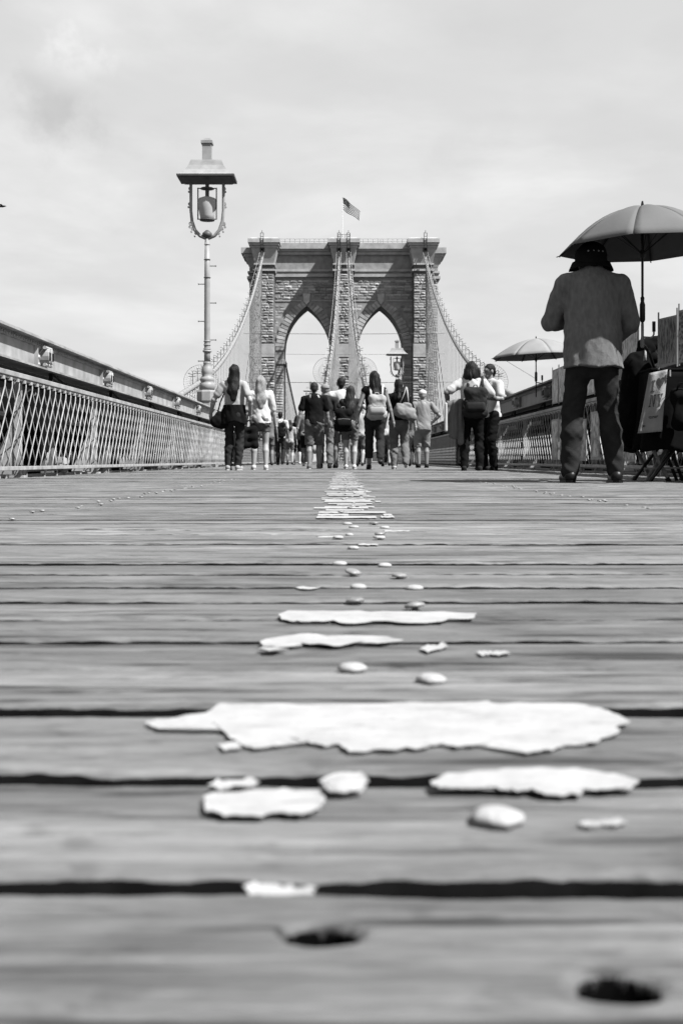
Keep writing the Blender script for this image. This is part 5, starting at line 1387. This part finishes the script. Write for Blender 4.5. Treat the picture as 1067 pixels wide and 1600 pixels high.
# walkers further on, seen between the others
far = [('walker with a black backpack and dark cap far down the walkway', 438, 644, 35, 'c_white', 'c_dark', 0.1, 'short', 'h_black', None, 0.9),
       ('small walker in a pale top beside the far backpacker', 453, 657, 36, 'c_cream', 'c_mid', 0.6, 0.3, 'h_brown', None, 0.9),
       ('walker in a black dress ahead of the man in the black t-shirt', 464, 650, 36.5, 'c_black', 'c_black', 0.45, 0.3, 'h_black', None, 1.0),
       ('far walker in dark clothes ahead of the woman in denim shorts', 427, 652, 40, 'c_dark', 'c_mid', 0.5, 'short', 'h_black', None, 1.0),
       ('far walker in grey clothes seen beyond the young man in the white t-shirt', 521, 654, 38, 'c_grey', 'c_dark', 0.1, 'short', 'h_brown', None, 1.0),
       ('far walker in a pale top seen beside the wavy haired woman', 565, 652, 39, 'c_cream', 'c_dark', 0.1, 0.3, 'h_brown', None, 1.0),
       ('far walker in black seen beside the woman with the shoulder bag', 606, 655, 37, 'c_black', 'c_dark', 0.1, 'short', 'h_black', None, 1.0),
       ('far walker in dark shorts seen beside the older man in the white cap', 643, 657, 36, 'c_dark', 'c_black', 0.5, 'short', 'h_black', None, 1.0),
       ('far walker in grey between the fair haired woman and the man in the black t-shirt', 476, 664, 44, 'c_grey', 'c_dark', 0.1, 'short', 'h_black', None, 1.0),
       ('far walker in white deep in the crowd behind the waist length hair', 553, 668, 47, 'c_white', 'c_mid', 0.1, 'short', 'h_brown', None, 1.0)]
far += [('walker in a white shirt and shorts between the wavy hair and the shoulder bag', 603, 632, 28, 'c_white', 'c_mid', 0.5, 'short', 'h_black', None, 1.0),
        ('walker in grey shorts just behind the older man in the white cap', 645, 636, 28.5, 'c_mid', 'c_grey', 0.5, 0.3, 'h_brown', None, 1.0),
        ('bare legged walker beyond the fair haired woman', 420, 640, 30, 'c_mid', 'c_denim', 0.62, 0.3, 'h_black', None, 0.95),
        ('walker in a pale shirt and denim shorts behind the waist length hair', 562, 634, 27.5, 'c_cream', 'c_denim', 0.5, 'short', 'h_black', None, 1.0),
        ('walker in black shorts beyond the man in the black t-shirt', 479, 634, 29, 'c_grey', 'c_black', 0.52, 'short', 'h_brown', None, 1.0)]
for i, (lab, x, top, d, a, b, hm, hr_, hmm, cp_, bd) in enumerate(far):
    person(lab, at(x, d), d, Hof(top, d), rng.uniform(-.2, .2), a, 0.6, 0.5, 1.05, b, hm, 1.0, rng.choice(('skin_l', 'skin_m', 'skin_d')), hr_, hmm, ((-0.09, 0.10, 0, 0), (0.09, -0.12, 0.03, -0.3)), None, bd, False, rng.choice(('c_white', 'c_dark')), h=0.016, detail=False, cap=cp_)
backpack('black backpack on the far walker in the dark cap', at(438, 35), 35, Hof(644, 35), 0, 'c_black', -0.05, 0.32, 0.44, 0.16, pocket=False)
# ------------------------------------------------------------------ the street vendor's corner
M['knit'] = mat('knit_sweater', 0.12, 0.95, 0.22, 40.0, 0.5, 260, stretch=(1, 1, 0.35), spec=0.1)
M['c_trouser'] = mat('dark_trousers', 0.022, 0.95, 0.3, 14.0, 0.3, 120, spec=0.03)
M['boot'] = mat('black_boot', 0.008, 0.4, 0.2, 10)
M['canopy'] = mat('umbrella_cloth', 0.095, 0.8, 0.08, 6.0, 0.1, 60, spec=0.2)
M['canopy_pale'] = mat('pale_umbrella_cloth', 0.20, 0.8, 0.08, 6.0, 0.1, 60, spec=0.1)
M['black_metal'] = mat('black_metal', 0.012, 0.4, 0.2)
M['grey_metal'] = mat('grey_metal', 0.2, 0.4, 0.2)
M['c_tee'] = mat('cotton_print_cloth', 0.26, 0.9, 0.12, 9.0, 0.25, 80, spec=0.1)
M['ink'] = mat('faded_ink', 0.05, 0.9, 0.35, 60)
M['paper'] = mat('print_border', 0.30, 0.6, 0.08, 9)
M['tarp'] = mat('black_tarp', 0.005, 0.9, 0.3, 6, 0.3, 25, spec=0.03)

d = 8.2
MX = at(925, d)
def build_man():
    H = 1.75
    P, arms, legs, s = person('man in a dark hat, knit sweater and dark trousers standing beside the large umbrella', MX, d, H, 0.0, 'knit', 1.93, 0.478, 1.10, 'c_trouser', 0.035, 0.97, 'skin_m', 'short', 'h_black',
        ((-0.165, -0.02, 0, 0), (0.160, -0.02, 0, 0)), [(-0.08, 0.27, 1.17, 0, (-1.0, -0.55, -0.45)), (0.17, 0.25, 1.02, 0, (0.9, -0.7, -0.3))], 1.0, False, 'boot', h=0.008, head_tilt=-0.38, group='people standing by the vendor stall', vox_shirt=0.008, foldamp=0.9, boxy=0.176, sh_raise=0.03, head_drop=0.035, head_fwd=0.035, collar=True)
    hz = (1.59 - 0.035) * s
    hat = thing('sun_hat', 'black brimmed hat with eyelets on the man in the knit sweater', 'hat', (MX, d + 0.035, 0))
    sdf_mesh([ell((0, 0.015, hz + 0.07), 0.104, 0.122, 0.100), rc((0, 0.01, hz + 0.01), (0, 0.01, hz + 0.05), 0.118, 0.112, 1.0)], 0.008, 0.03, cuts=[lambda X, Y, Z: hz - 0.005 - Z], fold=lambda X, Y, Z: 0.005 * n3(X, Y, Z, 0.06, 0.06, 0.06), name='crown', mats=M['c_black'], parent=hat)
    br = MB(); n = 36
    rings = [(0.106, 0.03), (0.130, 0.020), (0.152, -0.022), (0.154, -0.030), (0.128, 0.010), (0.102, 0.022)]
    V = []
    for (r, z) in rings:
        for k in range(n):
            a = 2 * math.pi * k / n; side_ = abs(math.cos(a)); back = max(0, -math.sin(a))
            V.append((r * math.cos(a) * (1 + 0.06 * side_), 0.01 + r * math.sin(a) * (1.02 - 0.20 * back), hz + z * (0.55 + 0.75 * side_ ** 3) - 0.006))
    F = [((i * n + k), (i * n + (k + 1) % n), ((i + 1) % 6 * n + (k + 1) % n), ((i + 1) % 6 * n + k)) for i in range(6) for k in range(n)]
    br.add(V, F).build('brim', M['c_black'], hat, True)
    for k in range(4):
        a = -math.pi / 2 + (k - 1.2) * 0.35
        e = MB().lathe([(0.004, 0), (0.007, 0.001), (0.007, 0.003), (0.004, 0.004)], 10); e.v = [(x, -z, y) for x, y, z in e.v]
        o = e.build('eyelet', M['grey_metal'], hat, loc=(0.106 * math.cos(a), 0.012 + 0.121 * math.sin(a), hz + 0.085)); o.rotation_euler = (0, 0, a + math.pi / 2)
build_man()

def umbrella(c, R, zr, zt, zbase, label, rot=0.2, n=8, tilt=(0, 0), cm='canopy'):
    t = thing('umbrella', label, 'umbrella', (c[0], c[1], 0), 0, 'vendor umbrellas')
    def pt(rr, a):
        # dome profile with slightly sagging cloth between ribs
        seg = 2 * math.pi / n; f = ((a - rot) % seg) / seg; sag = math.sin(math.pi * f)
        r = R * rr * (1 - 0.075 * sag * rr)
        z = zt - (zt - zr) * (0.30 * rr + 0.70 * rr ** 2.2) + 0.035 * sag * rr * (1 - rr) * 2
        return Vector((r * math.cos(a), r * math.sin(a), z + tilt[0] * r * math.cos(a) + tilt[1] * r * math.sin(a)))
    for k in range(n):
        a0 = rot + k * 2 * math.pi / n; m, q = 8, 10
        b = MB(); V = [pt(0.02 + 0.98 * j / q, a0 + 2 * math.pi / n * i / m * 0.9999) for j in range(q + 1) for i in range(m + 1)]
        F = [(j * (m + 1) + i, j * (m + 1) + i + 1, (j + 1) * (m + 1) + i + 1, (j + 1) * (m + 1) + i) for j in range(q) for i in range(m)]
        o = b.add(V, F).build('canopy_panel', M[cm], t, True, fixn=False)
        so = o.modifiers.new('thick', 'SOLIDIFY'); so.thickness = 0.003; so.offset = -1
        rb = MB().tube([pt(0.03 + 0.97 * j / 8, a0 + 1e-4) - Vector((0, 0, 0.008)) for j in range(9)], 0.0045, 5).build('rib', M['black_metal'], t)
        hub = Vector((0, 0, zr - 0.12 + 0.25 * (zt - zr)))
        MB().tube([hub, pt(0.52, a0) - Vector((0, 0, 0.012))], 0.003, 5).build('stretcher', M['black_metal'], rb)
        MB().tube([pt(1.0, a0), pt(1.0, a0) * 1.0 + Vector((0.022 * math.cos(a0), 0.022 * math.sin(a0), -0.006))], 0.004, 5).build('rib_tip', M['black_metal'], rb)
    pole = MB().tube([(0, 0, zbase), (0, 0, zt)], 0.0095, 10).build('pole', M['black_metal'], t)
    MB().tube([(0, 0, zt), (0, 0, zt + 0.04)], [0.014, 0.006], 8).build('ferrule', M['black_metal'], t)
    MB().lathe([(0.016, -.03), (0.020, 0), (0.016, 0.03)], 10).build('runner', M['black_metal'], pole, loc=(0, 0, zr - 0.12 + 0.25 * (zt - zr)))
    return t, pole
um, pole = umbrella((at(1003, 8.32), 8.32), 0.615, 1.737, 2.05, 1.05, 'large grey umbrella clamped above the stall beside the man in the hat', rot=0.42, tilt=(0.03, 0))
# clamp on the pole
cl = MB(); cl.lathe([(0.012, 1.19), (0.021, 1.205), (0.021, 1.32), (0.013, 1.345), (0.016, 1.37), (0.010, 1.38)], 10); cl.build('grip', M['black_metal'], pole, True)
MB().lathe([(0.010, 1.0), (0.015, 1.01), (0.015, 1.06), (0.011, 1.08), (0.011, 1.18)], 10).build('socket', M['grey_metal'], pole, True)
MB().tube([(0, 0, 1.08), (0.07, 0, 1.075), (0.085, 0, 1.10), (0.085, 0, 1.12)], 0.007, 8).build('crank', M['grey_metal'], pole)
MB().tube([(0.085, 0, 1.12), (0.085, 0, 1.195)], 0.013, 10).build('crank_handle', M['black_metal'], pole)
MB().tube([(0.17, -0.55, 1.70), (0.30, -0.5, 1.42), (0.40, -0.3, 1.15), (0.5, 0.2, 0.9)], 0.002, 5).build('guy_string', M['black_metal'], um)
MB().tube([(0, 0, 1.03), (0.10, 0.18, 0.98), (0.22, 0.44, 0.86)], 0.012, 8).build('clamp_arm', M['black_metal'], um)
um2, pole2 = umbrella((at(837, 18.4), 18.4), 0.74, 1.86, 2.16, 1.2, 'small pale umbrella clamped to the girder beyond the couple', rot=0.15, tilt=(0.05, 0), cm='canopy_pale')
MB().lathe([(0.012, 1.45), (0.022, 1.47), (0.022, 1.60), (0.012, 1.62)], 10).build('grip', M['black_metal'], pole2, True)
MB().tube([(0, 0, 1.44), (0.10, 0, 1.43), (0.10, 0, 1.50)], 0.009, 8).build('crank', M['black_metal'], pole2)
MB().tube([(0.10, 0, 1.48), (0.10, 0, 1.56)], 0.016, 10).build('crank_handle', M['black_metal'], pole2)
MB().tube([(-0.52, -0.2, 1.78), (0.0, 0, 1.5)], 0.003, 4).build('guy_string', M['black_metal'], um2)

# stall: folding table under a black cloth
stall = thing('vendor_table', 'folding table under a black cloth at the edge of the walkway', 'table', (0, 0, 0))
x0, x1 = at(1017, 8.5), 3.0
zt_ = pz(580, 8.5); zb_ = pz(705, 8.5)
cl = MB(); nx_, nz_ = 40, 14; V = []
def drape(u, v):
    # u runs round the skirt: left end, front; v from top to hem
    L1 = 0.75; W1 = x1 - x0; s_ = u * (L1 + W1)
    fl_ = 0.025 * v * math.sin(s_ * 26) + 0.012 * v * math.sin(s_ * 61 + 1) - 0.03 * v
    if s_ < L1: return (x0 + fl_ - 0.0, 8.5 + L1 - s_, zt_ + (zb_ - zt_) * v + 0.012 * math.sin(s_ * 17) * v)
    return (x0 + (s_ - L1), 8.5 + fl_, zt_ + (zb_ - zt_) * v + 0.015 * math.sin(s_ * 17) * v)
V = [drape(i / nx_, j / nz_) for j in range(nz_ + 1) for i in range(nx_ + 1)]
F = [(j * (nx_ + 1) + i, j * (nx_ + 1) + i + 1, (j + 1) * (nx_ + 1) + i + 1, (j + 1) * (nx_ + 1) + i) for j in range(nz_) for i in range(nx_)]
o = cl.add(V, F).build('table_cloth', M['tarp'], stall, True, fixn=False); o.modifiers.new('thick', 'SOLIDIFY').thickness = 0.004
MB().bb(x0 - 0.01, x1, 8.49, 9.26, zt_ + .002, zt_ + 0.025).build('table_top', M['tarp'], stall, bevel=0.008)
for (ya, yb) in ((8.62, 9.1),):
    for k, (xa, xb) in enumerate(((x0 + 0.02, x0 + 0.26), (x0 + 0.26, x0 + 0.02), (x0 + 0.42, x0 + 0.66))):
        for yy in (ya, yb):
            MB().tube([(xa - 0.08 * (k == 1), yy + 0.03 * k, 0.0), (xb, yy + 0.03 * k, zb_ + 0.08)], 0.014, 8).build('leg', M['black_metal'] if k != 1 else M['grey_metal'], stall)
            MB().tube([(xa - 0.08 * (k == 1), yy + 0.03 * k, 0.0), (xa + (xb - xa) * .08 - 0.08 * (k == 1), yy + 0.03 * k, 0.03)], 0.019, 8).build('foot_cap', M['black_metal'], stall)
MB().tube([(x0 - 0.02, 8.63, 0.10), (x0 + 0.62, 8.63, 0.115)], 0.008, 6).build('crossbar', M['grey_metal'], stall)
# hanging black bags
b1 = thing('duffel_bag', 'bulky black duffel bag hanging between the man and the printed tote', 'bag', (0, 0, 0))
dd = 8.95
def q3(x, y, d_=dd): return (px(x, d_), d_, pz(y, d_))
sdf_mesh([rc(q3(998, 580), q3(992, 660), 0.13, 0.15, 0.8), rc(q3(1005, 600), q3(1008, 670), 0.10, 0.11, 0.8), rc(q3(985, 690), q3(1015, 688), 0.055, 0.05), rc(q3(1000, 560), q3(1012, 545), 0.07, 0.05)], 0.011, 0.06, fold=lambda X, Y, Z: 0.02 * n3(X, Y, Z, 0.10, 0.1, 0.12) + 0.008 * n3(X, Y, Z, 0.04, 0.04, 0.06), name='bag_body', mats=M['tarp'], parent=b1)
MB().tube([q3(990, 575), q3(996, 545), q3(1012, 540), q3(1016, 570)], 0.012, 6).build('handle', M['tarp'], b1, True)
b2 = thing('pouch', 'small black pouch with a pale tassel resting on the duffel bag', 'pouch', (0, 0, 0))
dd = 8.75
sdf_mesh([rc(q3(1004, 545), q3(1018, 540), 0.05), rc(q3(1004, 562), q3(1018, 560), 0.055), rc(q3(1000, 534), q3(1030, 528), 0.02)], 0.009, 0.04, fold=lambda X, Y, Z: 0.01 * n3(X, Y, Z, 0.05, 0.05, 0.05), name='pouch_body', mats=M['tarp'], parent=b2)
MB().tube([(px(1008, 8.68), 8.68, pz(546, 8.68)), (px(1007, 8.66), 8.66, pz(564, 8.66))], [0.006, 0.014], 8).build('tassel', M['c_cream'], b2, True)

# printed tote: I (heart) NY
tote = thing('tote_bag', 'pale cotton tote printed I heart NY hanging from the table edge', 'tote bag', (0, 0, 0))
TQ = [(1018, 582), (1042, 577), (1034, 674), (1000, 677)]     # TL TR BR BL
td_ = 8.40
def tq(u, v, off=0.0):
    x = (TQ[0][0] * (1 - u) + TQ[1][0] * u) * (1 - v) + (TQ[3][0] * (1 - u) + TQ[2][0] * u) * v
    y = (TQ[0][1] * (1 - u) + TQ[1][1] * u) * (1 - v) + (TQ[3][1] * (1 - u) + TQ[2][1] * u) * v
    bul = 0.03 * math.sin(math.pi * u) * math.sin(math.pi * min(1, v * 1.1)) + 0.006 * math.sin(u * 9 + v * 3)
    return (px(x, td_), td_ - bul - off + 0.05 * (1 - u), pz(y, td_))
b = MB(); n1, n2 = 14, 20
V = [tq(i / n1, j / n2) for j in range(n2 + 1) for i in range(n1 + 1)]; m0 = len(V)
V += [(x + 0.0, y + 0.035 + 0.03 * math.sin(math.pi * (k % (n1 + 1)) / n1), z) for k, (x, y, z) in enumerate(V)]
W = n1 + 1
F = [(j * W + i, j * W + i + 1, (j + 1) * W + i + 1, (j + 1) * W + i) for j in range(n2) for i in range(n1)]
F += [(m0 + f[3], m0 + f[2], m0 + f[1], m0 + f[0]) for f in F[:]]
for j in range(n2):
    F.append((j * W, (j + 1) * W, m0 + (j + 1) * W, m0 + j * W)); F.append((j * W + n1, m0 + j * W + n1, m0 + (j + 1) * W + n1, (j + 1) * W + n1))
for i in range(n1):
    F.append((n2 * W + i, n2 * W + i + 1, m0 + n2 * W + i + 1, m0 + n2 * W + i)); F.append((i, m0 + i, m0 + i + 1, i + 1))
b.add(V, F).build('bag_body', M['c_tee'], tote, True)
def decal(name, polys, u0, v0, w, hgt):
    b = MB()
    for poly in polys:
        # subdivide edges so the print follows the cloth
        P = []
        for k in range(len(poly)):
            a, c = poly[k], poly[(k + 1) % len(poly)]
            for t in (0, 1 / 3, 2 / 3): P.append((a[0] + (c[0] - a[0]) * t, a[1] + (c[1] - a[1]) * t))
        n = len(P)
        V = [tq(u0 + w * x, v0 + hgt * (1 - y), 0.0025) for x, y in P] + [tq(u0 + w * x, v0 + hgt * (1 - y), 0.0012) for x, y in P]
        b.add(V, [tuple(range(n)), tuple(range(2 * n - 1, n - 1, -1))] + [(i, i + n, (i + 1) % n + n, (i + 1) % n) for i in range(n)])
    return b.build(name, M['ink'], tote)
def R4(x0, x1, y0, y1): return [(x0, y0), (x1, y0), (x1, y1), (x0, y1)]
I_ = [R4(0, 1, 0, .13), R4(.33, .67, .131, .869), R4(0, 1, .87, 1)]
N_ = [R4(0, .36, 0, .11), R4(.11, .25, .111, .889), R4(0, .25, .89, 1), [(.251, 1), (.38, 1), (.86, 0), (.72, 0)], R4(.74, .88, .2, .889), R4(.62, 1, .89, 1)]
Y_ = [R4(.28, .74, 0, .11), R4(.43, .59, .111, .45), [(.42, .451), (.60, .451), (.30, .89), (.13, .89)], [(.53, .47), (.62, .47), (.88, .89), (.74, .89)], R4(0, .42, .891, 1), R4(.60, 1, .891, 1)]
heart = [[(0.5 + 0.5 * (16 * math.sin(t) ** 3) / 16, 0.56 + 0.5 * (13 * math.cos(t) - 5 * math.cos(2 * t) - 2 * math.cos(3 * t) - math.cos(4 * t)) / 16) for t in np.linspace(0, 2 * math.pi, 26)[:-1]]]
decal('letter', I_, 0.16, 0.14, 0.20, 0.20); decal('heart', heart, 0.42, 0.10, 0.44, 0.21)
decal('letter', N_, 0.20, 0.38, 0.29, 0.20); decal('letter', Y_, 0.54, 0.38, 0.30, 0.20)
decal('small_print', [R4(0.0, .3, .6, 1), R4(.34, .62, .6, 1), R4(.66, 1, .6, 1), R4(.1, .5, 0, .35), R4(.54, .85, 0, .35)], 0.30, 0.735, 0.42, 0.035)
decal('small_print', [R4(0, .6, 0, 1), R4(.7, 1, .2, .8)], 0.12, 0.87, 0.12, 0.03)
MB().tube([(px(1046, 8.38), 8.38, pz(578, 8.38)), (px(1046, 8.38), 8.38, pz(588, 8.38))], 0.007, 6).build('clip', M['c_cream'], tote)

# prints on boards
def print_mat(seed, lo, hi, sx, sy, contrast=1.0):
    m = bpy.data.materials.new('photo_print'); m.use_nodes = True; t = m.node_tree; b = t.nodes['Principled BSDF']
    tc = t.nodes.new('ShaderNodeTexCoord'); mp = t.nodes.new('ShaderNodeMapping'); mp.inputs['Scale'].default_value = (sx, sx, sy); mp.inputs['Location'].default_value = (seed * 3.1, seed * 1.7, seed)
    t.links.new(tc.outputs['Object'], mp.inputs[0])
    n = t.nodes.new('ShaderNodeTexNoise'); n.inputs['Scale'].default_value = 1.0; n.inputs['Detail'].default_value = 7; n.inputs['Roughness'].default_value = 0.7; t.links.new(mp.outputs[0], n.inputs[0])
    v = t.nodes.new('ShaderNodeTexVoronoi'); v.inputs['Scale'].default_value = 0.6; t.links.new(mp.outputs[0], v.inputs['Vector'])
    ad = t.nodes.new('ShaderNodeMath'); ad.operation = 'MULTIPLY_ADD'; ad.inputs[1].default_value = 0.35; t.links.new(v.outputs['Distance'], ad.inputs[0]); t.links.new(n.outputs['Fac'], ad.inputs[2])
    r = t.nodes.new('ShaderNodeMapRange'); r.inputs['From Min'].default_value = 0.56; r.inputs['From Max'].default_value = 0.80; r.inputs['To Min'].default_value = lo; r.inputs['To Max'].default_value = hi
    t.links.new(ad.outputs[0], r.inputs['Value']); cc = t.nodes.new('ShaderNodeCombineColor')
    for i in range(3): t.links.new(r.outputs[0], cc.inputs[i])
    t.links.new(cc.outputs[0], b.inputs['Base Color']); b.inputs['Roughness'].default_value = 0.45
    return m
def print_board(corner_a, corner_b, z0, z1, label, mt, lean=0.0, group=None, border=0.03, rods=True):
    """board between two ground points, standing from z0 to z1"""
    A, B = Vector(corner_a), Vector(corner_b); u = (B - A); L = u.length; ang = math.atan2(u.y, u.x)
    t = thing('art_print', label, 'print', (A.x, A.y, z0), ang, group)
    t.rotation_euler = (lean, 0, ang)
    Hh = z1 - z0
    MB().bb(0, L, 0, 0.012, 0, Hh).build('board', M['paper'], t)
    MB().bb(border, L - border, -0.003, -0.0005, border, Hh - border).build('picture', mt, t)
    if rods:
        for xx in (0.0, L): MB().tube([(xx, 0.006, -0.02), (xx, 0.006, Hh + 0.05)], 0.006, 6).build('edge_rod', M['grey_metal'], t)
    return t
GP = 'prints offered by the vendor'
print_board((px(1027, 8.25), 8.25), (px(1056, 8.0), 8.0), pz(572, 8.2), pz(496, 8.15), 'dark skyline print at the front corner of the table', print_mat(1, 0.005, 0.16, 110, 26), group=GP, border=0.012)
print_board((px(1059, 7.95), 7.95), (px(1100, 7.6), 7.6), pz(566, 7.9), pz(484, 7.9), 'print of curved lines next to the dark skyline print', print_mat(2, 0.01, 0.18, 40, 70), group=GP, border=0.012)
print_board((px(971, 9.6), 9.6), (px(996, 9.2), 9.2), pz(590, 9.4), pz(517, 9.4), 'pale print standing behind the elbow of the man in the sweater', print_mat(3, 0.03, 0.24, 50, 24), group=GP, border=0.01)
X_g = 3.37
for k, (lab) in enumerate(('small pale print with dark foot on the shaded girder, first from the couple', 'small print with a tall tower on the shaded girder, middle of three', 'small print on the shaded girder, next to the man in the sweater')):
    ya = 17.95 - 0.56 * k
    print_board((X_g, ya), (X_g, ya - 0.50), 1.06, 1.60, lab, print_mat(4 + k, 0.02, 0.34, 26, 12), group=GP, border=0.02)
X_f = 3.20
for (xa, xb, ya, yb, lab, sd) in ((861, 872, 655, 718, 'tall pale print leaning on the shaded lattice, farthest from the table', 8), (873, 881, 655, 718, 'tall narrow print beside the farthest print on the lattice', 9),
                                  (906, 915, 655, 720, 'tall print on the lattice seen between the legs of the man', 10), (922, 935, 643, 718, 'tall print with a pale border seen beside the right leg of the man', 11),
                                  (962, 975, 655, 708, 'print with a pale lower edge below the black duffel bag', 12), (976, 1000, 690, 703, 'low pale placard under the black duffel bag', 13)):
    da = FPX * X_f / (xa - CX); db = FPX * X_f / (xb - CX); dm_ = (da + db) / 2
    print_board((X_f, da), (X_f, db), pz(yb, dm_), pz(ya, dm_), lab, print_mat(sd, 0.04, 0.36, 24, 18), group=GP, border=0.03, rods=False)

# more goods piled on and round the table
for (cx_, cy_, w_, h_, dd_, lab) in ((1046, 545, 0.16, 0.13, 8.75, 'soft black bag lying on the table behind the skyline print'), (1062, 640, 0.12, 0.30, 8.36, 'black garment hanging over the front of the table cloth')):
    g = thing('cloth_bag', lab, 'bag', (0, 0, 0))
    X0, Z0 = px(cx_, dd_), pz(cy_, dd_)
    sdf_mesh([rc((X0 - w_ / 2 + .05, dd_, Z0 + h_ / 2 - .05), (X0 + w_ / 2 - .05, dd_, Z0 + h_ / 2 - .06), 0.05), rc((X0 - w_ / 2 + .05, dd_, Z0 - h_ / 2 + .05), (X0 + w_ / 2 - .05, dd_, Z0 - h_ / 2 + .06), 0.055), rc((X0, dd_, Z0 + h_ / 2 - .05), (X0, dd_, Z0 - h_ / 2 + .05), w_ * .4, w_ * .42)], 0.009, 0.05,
             fold=lambda X, Y, Z: 0.016 * n3(X, Y, Z, 0.05, 0.06, 0.10, cx_), name='bag_body', mats=M['tarp'], parent=g)
    MB().tube([(X0 - .04, dd_ - .03, Z0 + h_ / 2 - .02), (X0 - .02, dd_ - .05, Z0 + h_ / 2 + .05), (X0 + .03, dd_ - .04, Z0 + h_ / 2 + .04), (X0 + .05, dd_ - .02, Z0 + h_ / 2 - .02)], 0.007, 6).build('handle', M['tarp'], g, True)
cr = thing('folded_stool', 'folded grey stool leaning under the table beside its crossed legs', 'stool', (px(1040, 8.9), 8.9, 0))
for k in range(2):
    MB().tube([(-0.16 + .05 * k, 0.06 * k, 0.0), (0.02 + .05 * k, 0.06 * k, 0.28)], 0.014, 8).build('leg', M['grey_metal'], cr)
    MB().tube([(0.14 - .03 * k, 0.06 * k + .02, 0.0), (0.03 - .03 * k, 0.06 * k + .02, 0.28)], 0.014, 8).build('leg', M['black_metal'], cr)
MB().bb(-0.06, 0.13, -0.01, 0.12, 0.281, 0.30).build('seat', M['c_dark'], cr, bevel=0.006)
for k, (xa, da, db, z0_, z1_, lab) in enumerate(((3.16, 12.6, 12.1, 0.15, 0.60, 'small framed print on the lattice close to the duffel bag'), (3.16, 11.6, 11.0, 0.22, 0.70, 'framed print on the lattice half hidden by the duffel bag'), (3.36, 15.6, 14.9, 1.05, 1.58, 'wide print on the shaded girder half hidden by the man in the sweater'))):
    print_board((xa, da), (xa, db), z0_, z1_, lab, print_mat(20 + k, 0.03, 0.34, 26, 14), group=GP, border=0.025)
